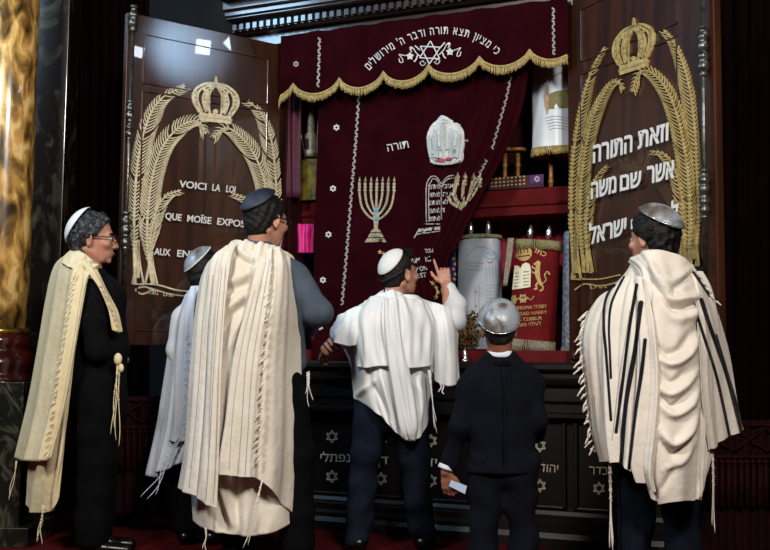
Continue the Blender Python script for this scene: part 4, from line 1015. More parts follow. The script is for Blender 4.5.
def hand(w, d, n, fingers, s=1.0, side=1, thumb=None):
    """w wrist point, d direction of the palm, n normal of the back of the hand; fingers: curl angle per finger (deg)"""
    d = nrm(d); n = nrm(n - d * (n @ d)); l = np.cross(d, n) * side; out = []
    for k in range(4):
        b = w + d * .05 * s + l * (k - 1.5) * .017 * s; kn = w + d * (.088 - abs(k - 1.3) * .004) * s + l * (k - 1.5) * .0205 * s
        out.append(([w + l * (k - 1.5) * .01 * s, b, kn], [.014 * s, .0125 * s, .0105 * s]))
        L_ = (.038, .044, .041, .032)[k] * s; q = kn; c = fingers[k]; a = math.radians(c * .5); ch = [kn]; dd = d + l * (k - 1.5) * .06
        for j, m in enumerate((1, .66, .55)):
            q = q + (dd * math.cos(a) - n * math.sin(a)) * L_ * m; ch.append(q); a += math.radians(c * .9)
        out.append((ch, [.0098 * s, .0088 * s, .008 * s, .0068 * s]))
    t = thumb if thumb is not None else (-l * .8 + d * .7 - n * .3)
    t = nrm(t); a = w + d * .02 * s - l * .02 * s; out.append(([a, a + t * .036 * s, a + t * .04 * s + nrm(t + d * .8) * .03 * s, a + t * .04 * s + nrm(t + d * 1.2) * .052 * s], [.015 * s, .0125 * s, .0105 * s, .0085 * s]))
    return out
def hair(P, mt, c, ax, s, grow=.012, front=.055, low=-.07, ears=True, curl=.003, fr=110, h=.004, seed=0, volume=(1, 1, 1), sideburn=0.0):
    f, r, u = ax; Q = lambda a, b, d: c + s * (f * a + r * b + u * d)
    F_ = Fld(c - .2 * s, c + .2 * s, h); AX = (r, f, u)
    F_.ell(Q(-.014, 0, .036), (np.array([.074, .094, .084]) + grow) * s * np.array(volume), AX, .01)
    F_.ell(Q(-.04, 0, -.02), (np.array([.062, .062, .07]) + grow * .5) * s, AX, .03)
    F_.wrinkle(curl, fr, seed)
    # face cut : everything in front of a slanted plane; nape cut
    n1 = nrm(f * 1.0 - u * .55); F_.cut(Q(front, 0, .06), n1, .006)
    F_.cut(Q(0, 0, low), nrm(-u + f * .1), .006)
    for q in (-1, 1):
        F_.ell(Q(.03, q * .085, -.05), np.array([.05, .06 - sideburn, .065]) * s, AX, .006, 's')
    return F_.build('hair', mt, P.o)
def kippah(P, mt, c, ax, s, tilt, ang=52, rad=.098, centre=(-.014, 0, .034), panels=0, rim=None, wob=0, lean=0):
    """cap: part of a sphere sitting on the crown; tilt = lean back in degrees"""
    f, r, u = ax; t = math.radians(tilt); le = math.radians(lean)
    a = nrm(-f * math.sin(t) + u * math.cos(t) + r * math.sin(le)); b = nrm(np.cross(a, r)); cc_ = np.cross(a, b); c0 = c + s * (f * centre[0] + r * centre[1] + u * centre[2])
    n = 48; m = 14; V = [c0 + a * rad * s * 1.0]; A_ = math.radians(ang)
    for i in range(1, m + 1):
        th = A_ * i / m
        for k in range(n):
            ph = 2 * math.pi * k / n; rr_ = rad * s * (1 + (.02 * abs(math.sin(ph * panels / 2)) * math.sin(th * 2) if panels else 0) + wob * math.sin(3 * ph + 2) * math.sin(th * 2) + .02 * math.sin(th * 3))
            V.append(c0 + rr_ * (a * math.cos(th) + math.sin(th) * (b * math.cos(ph) * 1.1 + cc_ * math.sin(ph) * .92)))
    Fc = [(0, 1 + k, 1 + (k + 1) % n) for k in range(n)] + [(1 + i * n + k, 1 + (i + 1) * n + k, 1 + (i + 1) * n + (k + 1) % n, 1 + i * n + (k + 1) % n) for i in range(m - 1) for k in range(n)]
    o = mesh('kippah', V, Fc, mt, P.o, solid=.003)
    if rim:
        ring = np.array(V[1 + (m - 1) * n:]); ring = np.vstack([ring, ring[:1]]); MB().tube(ring, .0035 * s, 6, cap=False).build('rim', rim, o)
    return o
def garment(P, name, mt, parts, wr=(.004, 28), h=.008, seed=0, cuts=(), k=.03, par=None, flat=1.35):
    """parts: list of (points, radii, flatten?)"""
    pts = np.array([q for pr_ in parts for q in pr_[0]]); mr = max(max(pr_[1]) for pr_ in parts) + .05
    F_ = Fld(pts.min(0) - mr, pts.max(0) + mr, h)
    for pr_ in parts:
        ch, rad = pr_[0], pr_[1]; fl_ = pr_[2] if len(pr_) > 2 else 1
        for i in range(len(ch) - 1): F_.cone(ch[i], ch[i + 1], rad[i], rad[i + 1], k if len(pr_) < 4 else pr_[3], sq=(nrm(H3), fl_) if fl_ != 1 else None)
    if wr: F_.wrinkle(wr[0], wr[1], seed)
    for c_, n_ in cuts: F_.cut(c_, nrm(n_))
    return F_.build(name, mt, par or P.o)
def shoe(P, ankle, d, mt=None):
    d = nrm([d[0], d[1], 0]); F_ = Fld(ankle - .2, ankle + .32, .007); a = np.array([ankle[0], ankle[1], .045])
    F_.cone(a - d * .03, a + d * .03, .042, .045, .02).cone(a + d * .03, a + d * .17 - Z3 * .01, .04, .036, .03, sq=(Z3, 1.3)).cone(a, a + Z3 * .05, .04, .042, .02)
    F_.cut(np.array([0, 0, .002]), -Z3, .002); return F_.build('shoe', mt or M['shoe'], P.o)
def strings(P, name, tops, bots, par, mt, r=.0022, knots=True, sway=.012, seed=0, fray=.0):
    mb = MB(); rr = random.Random(seed)
    for k in range(len(tops)):
        a, b = np.asarray(tops[k]), np.asarray(bots[k]); S = [a + (b - a) * t + R3 * sway * math.sin(t * 5 + k * 1.3) * t for t in np.linspace(0, 1, 12)]
        mb.tube(S, r, 5)
        if knots:
            for t in (.12, .22, .32, .42): mb.ball(a + (b - a) * t + R3 * sway * math.sin(t * 5 + k * 1.3) * t, r * 2.2, 6, 5)
    return mb.build(name, mt, par)
def edge_fringe(P, pts, par, mt, n=26, L=.03, side=-1, dy=-.012, seed=0, r=.0035):
    """short knotted tassels along an edge given in the person's plane"""
    S = spl([at(q[0], q[1], P.D + q[2] + dy) for q in pts], 80); rr = random.Random(seed); mb = MB()
    for k in range(n):
        q = S[int(79 * (k + .5) / n)]; d = R3 * side * rr.uniform(.4, 1) - Z3 * rr.uniform(.4, 1.3) - H3 * rr.uniform(.1, .4); d = nrm(d); l = L * rr.uniform(.6, 1.2)
        mb.tube([q, q + d * l * .5 + R3 * rr.uniform(-.004, .004), q + d * l + Z3 * rr.uniform(-.008, 0)], [r * .7, r, r * .8], 5); mb.ball(q + d * l * .45, r * 1.5, 6, 5)
    return tag(mb.build('knotted_fringe', mt, par), kind='stuff')
def stripes(name, lines, surf, mt, par, off=.004, thick=.0015):
    fl = Flat()
    for P_, w_ in lines: fl.line(spl(P_, 40), w_)
    return fl.put(name, surf, mt, par, off=off, thick=thick, maxlen=4)

def woven(o, lines, mt, dark):
    """stripes woven into the cloth: a colour attribute on the sheet"""
    me = o.data; n = len(me.vertices); X = np.empty(n * 3); me.vertices.foreach_get('co', X); X = X.reshape(-1, 3) + ORG[o.name] - C
    z = X @ CF; U = np.stack([385 + F * (X @ CR) / z, 275 - F * (X @ CU) / z], 1); val = np.zeros(n)
    for P_, w_ in lines:
        S = spl(P_, 60)
        d = np.full(n, 1e9)
        for i in range(59):
            a, b = S[i], S[i + 1]; ab = b - a; t = np.clip(((U - a) @ ab) / (ab @ ab), 0, 1); d = np.minimum(d, np.linalg.norm(U - a - t[:, None] * ab, axis=1))
        val = np.maximum(val, np.clip((w_ / 2 + .3 - d) / .6, 0, 1))
    at_ = me.attributes.new('stripe', 'FLOAT', 'POINT'); at_.data.foreach_set('value', val)
    m2 = mt.copy(); nt = m2.node_tree; b = nt.nodes['Principled BSDF']; src = b.inputs['Base Color'].links[0].from_socket
    an = nt.nodes.new('ShaderNodeAttribute'); an.attribute_name = 'stripe'; mx = nt.nodes.new('ShaderNodeMix'); mx.data_type = 'RGBA'
    nt.links.new(an.outputs['Fac'], mx.inputs[0]); nt.links.new(src, mx.inputs[6]); mx.inputs[7].default_value = col(dark); nt.links.new(mx.outputs[2], b.inputs['Base Color'])
    me.materials.clear(); me.materials.append(m2)

# ------------------------------------------------------------------ 1: man in profile at the left
A1 = Person(95, 5.45, 'person', 'grey-haired man in glasses and cream prayer shawl standing in profile beside the marble column')
p = A1.p; hc = p(93.5, 240, 0); ax = head_axes(84, -2); s_ = 1.09
nk = p(90, 276, 0)
zf = lambda u, z, dy=0: A1.z(u, z, dy)
hipR, hipL = p(97, 395, -.08), p(97, 395, .09)
J = [([nk, p(94, 300, 0), p(97, 345, 0), p(98, 390, 0)], [.07, .13, .125, .12], .05),
     ([p(94, 287, -.14), p(93, 320, -.17), p(98, 350, -.17), p(117, 352, -.0)], [.05, .045, .04, .03], .03), ([p(94, 287, .14), p(100, 322, .17), p(118, 345, .1)], [.05, .045, .03], .03),
     ([hipR, zf(100, .5, -.08), zf(92, .09, -.08)], [.085, .06, .045], .03), ([hipL, zf(101, .5, .09), zf(96, .09, .09)], [.085, .06, .045], .03)]
hnd = hand(p(117, 352, .0), R3 * .25 - Z3 * .1 + H3 * .9, R3 + Z3 * .5, (60, 60, 60, 60), 1.0, 1)
body(A1, M['skin'], hc, ax, s_, nk, J, [hnd])
hair(A1, M['hairgrey'], hc, ax, s_, .017, .052, -.075, curl=.006, fr=120, seed=3, volume=(1, 1.02, 1.02))
kippah(A1, M['whitecap'], hc, ax, s_, 60, 52, .115)
# glasses
f_, r_, u_ = ax; G = lambda a, b, d: hc + s_ * (f_ * a + r_ * b + u_ * d)
mb = MB()
for q in (-1, 1):
    mb.tube([G(.112, q * .01, .008), G(.113, q * .03, .022), G(.1, q * .055, .016), G(.099, q * .056, -.004), G(.11, q * .03, -.012), G(.112, q * .01, .0), G(.112, q * .01, .008)], .003, 6)
    mb.tube([G(.099, q * .058, .012), G(.05, q * .078, .01), G(-.005, q * .085, .006)], .0032, 6)
mb.tube([G(.112, -.01, .008), G(.118, 0, .01), G(.112, .01, .008)], .003, 6)
mb.build('glasses', M['frames'], A1.o)
sw_ = garment(A1, 'sweater', M['blacksweater'], [([p(91, 281, 0), p(96, 300, 0), p(98, 345, 0), p(97, 398, 0)], [.09, .15, .145, .15], 1.0),
    ([p(92, 288, -.13), p(92, 322, -.18), p(98, 350, -.17), p(116.5, 350, -.02), p(116, 351, .03)], [.07, .068, .06, .05, .045]), ([p(94, 288, .13), p(100, 322, .18), p(115, 345, .12)], [.07, .062, .04])], (.004, 26), seed=2)
garment(A1, 'trousers', M['darktrousers'], [([p(96, 390, 0), p(97, 405, 0)], [.14, .14], 1.0), ([hipR, zf(98, .5, -.08), zf(92, .1, -.08)], [.11, .095, .085]), ([hipL, zf(100, .5, .09), zf(97, .1, .09)], [.11, .095, .085])], (.006, 32), seed=5, cuts=[((0, 0, .05), -Z3)])
shoe(A1, zf(92, .05, -.08), R3); shoe(A1, zf(97, .05, .09), R3)
mt = M['cream']
back = drape('tallit', [
    [(71, 251, .10), (73, 248, .02), (77, 250, -.06), (84, 255, -.105), (91, 262, -.12), (98, 269, -.10)],
    [(55, 266, .14), (60, 264, .0), (67, 267, -.12), (75, 271, -.19), (83, 274, -.215), (89, 276, -.2)],
    [(46, 300, .16), (53, 302, .0), (61, 304, -.14), (69, 305, -.22), (77, 303, -.26), (84, 300, -.26)],
    [(37, 350, .16), (45, 352, .0), (54, 354, -.14), (62, 355, -.23), (70, 352, -.27), (76, 345, -.27)],
    [(27, 405, .16), (35, 408, .0), (44, 410, -.14), (52, 412, -.23), (59, 411, -.26), (66, 403, -.26)],
    [(14, 458, .16), (23, 461, .0), (32, 461, -.14), (40, 461, -.23), (47, 460, -.26), (52, 457, -.26)]], mt, A1.o, A1.D, 110, 80,
    folds=[(.25, .3, .05, .002, .018), (.45, .5, .06, -.004, -.02), (.62, .66, .05, .01, .02), (.8, .82, .05, -.01, -.018), (.93, .93, .04, .015, .015)], seed=1)
inner = drape('tallit_lower_fold', [
    [(44, 400, -.02), (54, 402, -.1), (62, 400, -.2), (70, 380, -.23), (76, 340, -.22)],
    [(34, 440, -.02), (44, 445, -.1), (54, 448, -.18), (62, 435, -.22), (69, 405, -.22)],
    [(28, 478, .04), (36, 482, -.06), (46, 484, -.15), (56, 475, -.2), (64, 450, -.2)],
    [(26, 505, .06), (33, 511, .0), (44, 513, -.1), (53, 509, -.16), (59, 498, -.18)]], mt, back, A1.D, 70, 60, folds=[(.3, .3, .08, .004, .03), (.6, .6, .07, -.004, -.03)], seed=2)
# far part crossing the back of the neck and the front strip
drape('tallit_collar', [
    [(73, 250, .10), (76, 248, .0), (82, 253, -.08), (91, 260, -.1), (99, 268, -.08)],
    [(66, 257, .11), (68, 255, .0), (75, 258, -.11), (85, 266, -.15), (97, 273, -.13)],
    [(58, 268, .12), (61, 264, .0), (68, 267, -.14), (80, 275, -.2), (95, 280, -.2)]], mt, back, A1.D, 40, 60, folds=[(.5, .5, .3, .006, .012), (.2, .3, .1, -.006, -.01)], pxf=[([(74, 252), (68, 258), (62, 266)], 2.5, .014), ([(80, 254), (76, 262), (66, 269)], 2.2, -.014), ([(90, 262), (80, 266), (68, 272)], 2.2, .014), ([(96, 270), (86, 270), (76, 275)], 2, -.012)], seed=4)
drape('tallit_front_strip', [
    [(82, 262, -.16), (88, 263, -.16), (94, 266, -.13)],
    [(88, 272, -.21), (95, 273, -.21), (101, 276, -.16)],
    [(99, 288, -.22), (105, 291, -.21), (110, 294, -.15)],
    [(108, 309, -.21), (113, 310, -.2), (118, 312, -.15)],
    [(112, 330, -.21), (117, 332, -.2), (122, 332, -.16)]], mt, back, A1.D, 60, 20, folds=[(.3, .3, .15, .004, .006), (.75, .75, .15, -.004, -.008)], seed=5)
edge_fringe(A1, [(77, 270, -.22), (70, 300, -.25), (64, 340, -.25), (58, 380, -.25), (53, 420, -.25), (48, 459, -.25)], back, mt, 30, .03, -1, -.02, 1)
edge_fringe(A1, [(99, 283, -.22), (110, 305, -.22), (118, 330, -.2)], back, mt, 10, .025, 1, -.01, 2)
MB().ball(p(118, 359, -.2), (.022, .018, .03), 10, 8).ball(p(121, 368, -.2), (.016, .012, .022), 8, 6).build('tassel_knot', mt, back)
strings(A1, 'tzitzit', [p(117, 365, -.2), p(119, 365, -.2), p(118, 366, -.2), p(120, 366, -.19)], [p(113, 434, -.2), p(116, 440, -.2), p(112, 428, -.2), p(117.5, 446, -.19)], back, M['cream'], .0022, seed=3)
strings(A1, 'tzitzit', [p(16, 461, .1), p(17, 461, .1)], [p(11, 500, .1), p(10, 496, .1)], back, M['cream'], .0022, False)
strings(A1, 'tzitzit', [p(43, 505, -.14), p(44, 505, -.14), p(43, 508, -.15)], [p(39, 542, -.14), p(38, 540, -.14), p(40, 544, -.14)], back, M['cream'], .0024, True)

# ------------------------------------------------------------------ 2: man half hidden
A2 = Person(192, 5.75, 'person', 'dark-haired man in a cool white shawl and satin cap, mostly hidden behind the tallest shawl')
p = A2.p; zf = lambda u, z, dy=0: A2.z(u, z, dy); hc = p(206, 274, 0); ax = head_axes(35, -10); nk = p(203, 300, 0)
J = [([nk, p(203, 318, 0), p(200, 370, 0), p(198, 415, 0)], [.06, .12, .115, .12], .05), ([p(183, 318, 0), p(178, 350, -.02), p(185, 390, -.1)], [.05, .042, .032], .03), ([p(222, 318, 0), p(226, 350, 0), p(224, 385, .1)], [.05, .042, .032], .03),
     ([p(188, 420, 0), zf(188, .5), zf(186, .09)], [.085, .06, .045], .03), ([p(210, 420, 0), zf(211, .5), zf(212, .09)], [.085, .06, .045], .03)]
hnd = [hand(p(185, 390, -.1), -Z3 + H3 * .6, -R3, (30, 30, 35, 40), 1, 1), hand(p(224, 385, .1), -Z3 + H3 * .4, R3, (30, 30, 35, 40), 1, -1)]
body(A2, M['skin2'], hc, ax, 1.0, nk, J, hnd, h=.008)
hair(A2, M['hairblack'], hc, ax, 1.0, .012, .055, -.09, seed=4)
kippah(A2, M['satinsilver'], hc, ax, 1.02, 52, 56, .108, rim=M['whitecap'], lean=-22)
garment(A2, 'shirt', M['whiteshirt'], [([p(203, 306, 0), p(203, 318, 0), p(200, 370, 0), p(198, 415, 0)], [.075, .14, .13, .135], 1.3), ([p(183, 318, 0), p(178, 350, -.02), p(185, 388, -.1)], [.065, .055, .042]), ([p(222, 318, 0), p(226, 350, 0), p(224, 382, .1)], [.065, .055, .042])], seed=8)
garment(A2, 'trousers', M['darktrousers'], [([p(199, 410, 0), p(199, 422, 0)], [.14, .14], 1.3), ([p(188, 420, 0), zf(188, .5), zf(186, .1)], [.1, .085, .075]), ([p(210, 420, 0), zf(211, .5), zf(212, .1)], [.1, .085, .075])], (.005, 20), seed=6, cuts=[((0, 0, .05), -Z3)])
shoe(A2, zf(186, .05), H3); shoe(A2, zf(212, .05), H3)
t2 = drape('tallit', [
    [(184, 300, .06), (190, 291, -.03), (198, 285, -.09), (208, 284, -.1), (222, 288, -.08), (236, 300, .04)],
    [(172, 330, .06), (178, 324, -.08), (188, 318, -.16), (204, 316, -.17), (224, 318, -.16), (240, 330, .04)],
    [(166, 380, .06), (171, 380, -.1), (182, 380, -.19), (202, 380, -.2), (224, 378, -.18), (242, 380, .04)],
    [(159, 420, .06), (165, 425, -.1), (176, 428, -.19), (198, 430, -.2), (222, 430, -.18), (242, 430, .04)],
    [(148, 474, .04), (154, 477, -.08), (165, 470, -.17), (185, 462, -.2), (215, 460, -.18), (240, 460, .04)]], M['bluewhite'], A2.o, A2.D, 100, 100,
    folds=[(.1, .1, .03, .01, .03), (.2, .22, .03, -.012, -.03), (.3, .34, .03, .012, .034), (.4, .44, .03, -.01, -.02), (.52, .55, .04, .01, .02)], seed=6)
drape('tallit_shoulder_fold', [
    [(186, 296, -.05), (191, 290, -.1), (197, 287, -.13)],
    [(178, 322, -.13), (186, 320, -.2), (194, 318, -.22)],
    [(174, 370, -.16), (183, 372, -.23), (192, 372, -.26)],
    [(171, 410, -.17), (180, 416, -.24), (190, 418, -.26)],
    [(168, 440, -.16), (176, 442, -.24), (186, 441, -.26)]], M['bluewhite'], t2, A2.D, 70, 40, folds=[(.3, .3, .12, .01, .016), (.7, .7, .1, -.01, -.02)], seed=7)
edge_fringe(A2, [(189, 330, -.24), (188, 380, -.27), (187, 436, -.27)], t2, M['bluewhite'], 12, .03, -1, -.01, 3)
strings(A2, 'tzitzit', [p(178, 438, -.25), p(179, 440, -.25), p(180, 440, -.25)], [p(150, 495, -.25), p(147, 499, -.25), p(146, 497, -.25)], t2, M['bluewhite'], .0024, True, -.03)

# ------------------------------------------------------------------ 3: tall man seen from behind
A3 = Person(255, 5.2, 'person', 'tall dark-haired man in grey-blue shirt, seen from behind under a long ivory prayer shawl')
p = A3.p; zf = lambda u, z, dy=0: A3.z(u, z, dy); hc = p(266, 221, 0); ax = head_axes(42, -4); s_ = 1.1; nk = p(259, 250, 0)
hL, hR = p(238, 385, 0), p(274, 385, 0)
J = [([nk, p(257, 275, 0), p(256, 330, 0), p(255, 380, 0)], [.07, .145, .14, .135], .05),
     ([p(226, 272, 0), p(215, 320, .0), p(216, 350, .14)], [.05, .04, .035], .03),
     ([p(288, 272, 0), p(318, 314, -.02), p(307, 330, .2)], [.055, .052, .036], .03),
     ([hL, zf(240, .52, .04), zf(238, .09, .04)], [.095, .065, .048], .03), ([p(282, 385, 0), zf(293, .52), zf(296, .09)], [.09, .065, .048], .03)]
hnd = [hand(p(216, 350, .16), H3 + R3 * .3, Z3 - R3 * .3, (50, 50, 50, 50), 1, 1), hand(p(307, 332, .22), H3 - R3 * .5, Z3 + R3 * .3, (50, 50, 50, 50), 1, -1)]
body(A3, M['skin'], hc, ax, s_, nk, J, hnd)
hair(A3, M['hairblack'], hc, ax, s_, .010, .056, -.066, curl=.003, seed=9)
kippah(A3, M['navycap'], hc, ax, s_, 40, 52, .107, panels=6)
f_, r_, u_ = ax; G = lambda a, b, d: hc + s_ * (f_ * a + r_ * b + u_ * d); mb = MB()
for q in (-1, 1):
    mb.tube([G(.112, q * .01, .008), G(.113, q * .03, .022), G(.1, q * .058, .016), G(.099, q * .06, -.006), G(.11, q * .03, -.014), G(.112, q * .01, .0), G(.112, q * .01, .008)], .0032, 6)
    mb.tube([G(.099, q * .06, .012), G(.05, q * .08, .01), G(-.005, q * .087, .006)], .0035, 6)
mb.build('glasses', M['frames'], A3.o)
garment(A3, 'shirt', M['bluesh'], [([p(259, 247, 0), p(259, 256, 0)], [.072, .078]), ([p(258, 262, 0), p(257, 278, 0), p(256, 330, 0), p(257, 386, 0)], [.11, .165, .16, .165], 1.25),
    ([p(286, 268, 0), p(293, 277, 0), p(318, 312, -.03)], [.062, .068, .07]), ([p(318, 312, -.03), p(308, 328, .17)], [.068, .05]),
    ([p(222, 270, 0), p(214, 318, -.0), p(216, 346, .12)], [.07, .055, .045]), ([p(286, 290, .02), p(290, 350, .03), p(294, 362, .03)], [.1, .075, .07])], (.005, 24), seed=11)
mb = MB().lathe([(.075, -.012), (.08, 0), (.076, .03), (.072, .034)], p(259.5, 253, -.005), nrm([0, 0, 1]), 24).build('collar', M['bluesh'], A3.o)
garment(A3, 'trousers', M['darktrousers'], [([p(256, 380, 0), p(256, 395, 0)], [.16, .16], 1.25), ([hL, zf(240, .5, .04), zf(238, .1, .04)], [.115, .09, .08]), ([p(282, 385, 0), zf(294, .5, .02), zf(296, .1, .02)], [.115, .1, .09])], (.006, 32), seed=12, cuts=[((0, 0, .05), -Z3)])
shoe(A3, zf(238, .05, .04), H3); shoe(A3, zf(294, .05), H3)
mt = M['ivory']
back = drape('tallit', [
    [(232, 244, .04), (236, 240, -.04), (245, 241, -.09), (256, 243, -.1), (266, 245, -.09), (274, 246, -.05), (280, 248, .03)],
    [(206, 266, .04), (220, 258, -.08), (236, 257, -.15), (252, 262, -.17), (266, 260, -.16), (282, 258, -.09), (296, 262, .04)],
    [(197, 310, .05), (210, 305, -.12), (228, 302, -.19), (246, 312, -.2), (262, 304, -.19), (282, 304, -.12), (298, 310, .04)],
    [(194, 370, .06), (208, 370, -.13), (224, 372, -.2), (242, 380, -.2), (260, 374, -.2), (282, 370, -.13), (300, 370, .04)],
    [(191, 430, .07), (206, 432, -.13), (222, 438, -.2), (242, 444, -.2), (262, 440, -.2), (284, 434, -.13), (301, 430, .04)],
    [(192, 485, .08), (206, 490, -.1), (222, 494, -.14), (242, 496, -.15), (264, 494, -.14), (286, 488, -.11), (301, 478, .04)],
    [(193, 521, .06), (204, 528, -.07), (222, 533, -.13), (244, 536, -.16), (266, 534, -.15), (286, 527, -.1), (300, 517, .0)]], mt, A3.o, A3.D, 150, 120,
    folds=[(.36, .42, .035, .012, -.004), (.5, .45, .03, -.014, -.018), (.58, .52, .04, .012, .02), (.3, .3, .03, -.01, .016), (.68, .62, .035, .008, -.02)],
    pxf=[([(230, 243), (240, 246), (256, 246), (268, 246)], 3, .012), ([(234, 252), (243, 261), (258, 266)], 3, -.018), ([(236, 247), (247, 256), (260, 259)], 3, .014), ([(221, 284), (238, 279), (252, 271), (262, 262)], 4, .022), ([(221, 291), (238, 288), (252, 281)], 3.5, -.02),
        ([(219, 300), (236, 297), (252, 289)], 4, .014), ([(218, 330), (226, 312), (240, 300), (252, 292)], 3, .024), ([(219, 340), (230, 318), (246, 304)], 3, -.02), ([(224, 360), (236, 330), (248, 312)], 3.5, .02), ([(230, 365), (240, 335), (246, 325)], 2.5, -.016), ([(222, 480), (228, 505), (236, 530)], 4, .03), ([(216, 490), (220, 510), (226, 530)], 4, -.03), ([(255, 485), (258, 510), (252, 534)], 7, .02)], seed=11)
left = drape('tallit_left_panel', [
    [(221, 254, -.06), (226, 247, -.09), (231, 243, -.12), (237, 243, -.13)],
    [(203, 272, -.04), (211, 262, -.14), (221, 258, -.19), (231, 259, -.21)],
    [(196, 305, -.04), (205, 303, -.17), (216, 302, -.23), (226, 302, -.25)],
    [(191, 360, -.04), (201, 360, -.17), (212, 361, -.25), (222, 362, -.27)],
    [(186, 420, -.04), (197, 424, -.17), (208, 426, -.25), (219, 428, -.27)],
    [(182, 460, -.03), (193, 465, -.17), (206, 470, -.25), (218, 472, -.27)],
    [(178, 488, -.02), (189, 494, -.16), (203, 502, -.24), (217, 509, -.27)]], mt, back, A3.D, 150, 60,
    folds=[(.2, .25, .06, .006, .012), (.5, .45, .05, -.012, -.016), (.75, .8, .06, .008, .014), (.92, .9, .04, .01, .01)], seed=12)
right = drape('tallit_right_panel', [
    [(262, 256, -.17), (268, 250, -.15), (275, 247, -.11), (282, 249, -.05), (290, 255, .02)],
    [(254, 280, -.23), (264, 273, -.24), (276, 268, -.2), (287, 266, -.12), (297, 270, .0)],
    [(247, 305, -.26), (259, 305, -.27), (273, 303, -.24), (287, 302, -.16), (299, 304, -.02)],
    [(233, 360, -.27), (248, 362, -.29), (266, 362, -.26), (284, 360, -.17), (300, 360, -.02)],
    [(226, 420, -.27), (242, 424, -.29), (262, 426, -.26), (283, 422, -.17), (301, 418, -.02)],
    [(221, 452, -.27), (238, 456, -.29), (260, 462, -.26), (282, 468, -.17), (301, 470, -.02)],
    [(219, 474, -.26), (238, 477, -.29), (258, 479, -.26), (280, 500, -.17), (299, 519, -.02)]], mt, back, A3.D, 150, 100,
    folds=[(.05, .04, .04, .01, .012), (.2, .22, .04, -.006, -.01), (.36, .38, .03, .008, .01), (.45, .5, .025, -.016, -.018), (.6, .62, .06, .008, .012), (.82, .8, .05, -.008, -.014)], seed=13)
sL, sR = surf_bvh(bvh_of(left)), surf_bvh(bvh_of(right))
stripes('woven_stripes', [([(209, 275), (203, 320), (199, 380), (194, 440), (189, 488)], .5), ([(213, 275), (208, 330), (205, 400), (200, 460), (197, 494)], .5), ([(222, 268), (217, 320), (213, 380), (210, 440), (206, 500)], .5), ([(226, 264), (222, 320), (218, 380), (216, 450), (213, 503)], .4)], sL, M['greystripe'], left, .004)
stripes('woven_stripes', [([(266, 262), (255, 310), (246, 360), (242, 420), (238, 474)], .5), ([(270, 260), (261, 310), (252, 370), (248, 430), (245, 475)], .5), ([(255, 290), (243, 340), (234, 400), (229, 470)], .4)], sR, M['greystripe'], right, .004)
edge_fringe(A3, [(273, 262, -.2), (270, 300, -.25), (266, 350, -.27), (263, 400, -.28), (261, 430, -.28), (259, 462, -.28)], right, mt, 26, .034, -1, -.02, 5, .004)
strings(A3, 'tzitzit', [p(205, 527, -.14), p(206, 528, -.14)], [p(205, 549, -.14), p(207, 552, -.14)], back, mt, .0022, False)
strings(A3, 'tzitzit', [p(262, 480, -.3), p(263, 480, -.3), p(262, 482, -.3)], [p(246, 545, -.28), p(243, 548, -.28), p(248, 543, -.28)], back, mt, .0022, True, -.01)
strings(A3, 'tzitzit', [p(307, 372, -.03), p(308, 372, -.03), p(309, 371, -.03)], [p(306, 402, -.03), p(309, 407, -.03), p(311, 400, -.03)], back, M['white'], .002, True, .01)
# ------------------------------------------------------------------ 4: man raising a hand to the curtain
A4 = Person(394, 5.6, 'person', 'man in short white shawl and cap raising his right hand to the curtain')
p = A4.p; zf = lambda u, z, dy=0: A4.z(u, z, dy); hc = p(399.5, 275, 0); ax = head_axes(52, 8); s_ = .98; nk = p(392, 300, -.02)
hL, hR = p(375, 408, 0), p(412, 408, 0); wr_ = p(446.5, 285, .12); wl_ = p(326, 350, -.04)
J = [([nk, p(390, 320, -.02), p(391, 365, 0), p(393, 405, 0)], [.065, .13, .12, .12], .05),
     ([p(357, 318, 0), p(342, 336, -.05), wl_], [.052, .045, .032], .025), ([p(424, 314, 0), p(452, 322, .02), wr_], [.052, .044, .03], .025),
     ([hL, zf(365, .5), zf(358, .09)], [.085, .055, .042], .03), ([hR, zf(415, .48), zf(422, .09, .04)], [.085, .055, .042], .03)]
upv = nrm(p(441, 262, .13) - wr_)
fin = hand(wr_, upv, -H3 - R3 * .1, (4, 125, 130, 130), .92, 1, thumb=-R3 * .9 + Z3 * .45 - H3 * .1)
finl = hand(wl_, nrm(-R3 * .35 - Z3 * .3 + H3 * .9), -R3 + Z3 * .3, (40, 45, 50, 55), .95, -1)
body(A4, M['skin'], hc, ax, s_, nk, J, [fin, finl], h=.0055)
hair(A4, M['hairbrown'], hc, ax, s_, .004, .05, -.06, curl=.0015, seed=13)
kippah(A4, M['whitecap'], hc, ax, s_, 44, 56, .103)
f_, r_, u_ = ax; G = lambda a, b, d: hc + s_ * (f_ * a + r_ * b + u_ * d)
fx = MB(); fx.box((-.022, -.02, -.02), (.022, .022, .025), frame(G(.075, 0, .115), r_, f_, u_)); fx.box((-.03, -.026, -.026), (.03, .028, -.018), frame(G(.075, 0, .113), r_, f_, u_)); fx.build('phylactery_box', M['leather'], A4.o, smooth=False, bevel=.002)
ring = [G(-.014 + .112 * math.cos(a), .09 * math.sin(a), .034 + .06 * math.cos(a) + .004) for a in np.linspace(0, 2 * math.pi, 33)]
MB().tube(ring, .004, 6).build('head_strap', M['leather'], A4.o)
MB().tube([G(-.1, .0, -.02), p(384, 296, -.12), p(392, 300, -.13), p(404, 298, -.1)], .004, 6).build('neck_strap', M['leather'], A4.o)
garment(A4, 'shirt', M['whiteshirt'], [([p(391, 304, -.02), p(390, 320, -.02), p(391, 365, 0), p(393, 402, 0)], [.08, .145, .135, .14], 1.3),
    ([p(357, 320, 0), p(343, 336, -.03)], [.07, .07]), ([p(424, 316, 0), p(452, 320, .02)], [.072, .07]), ([p(453, 318, .02), p(455, 306, .08), p(448, 290, .11)], [.066, .056, .045])], (.005, 26), seed=14)
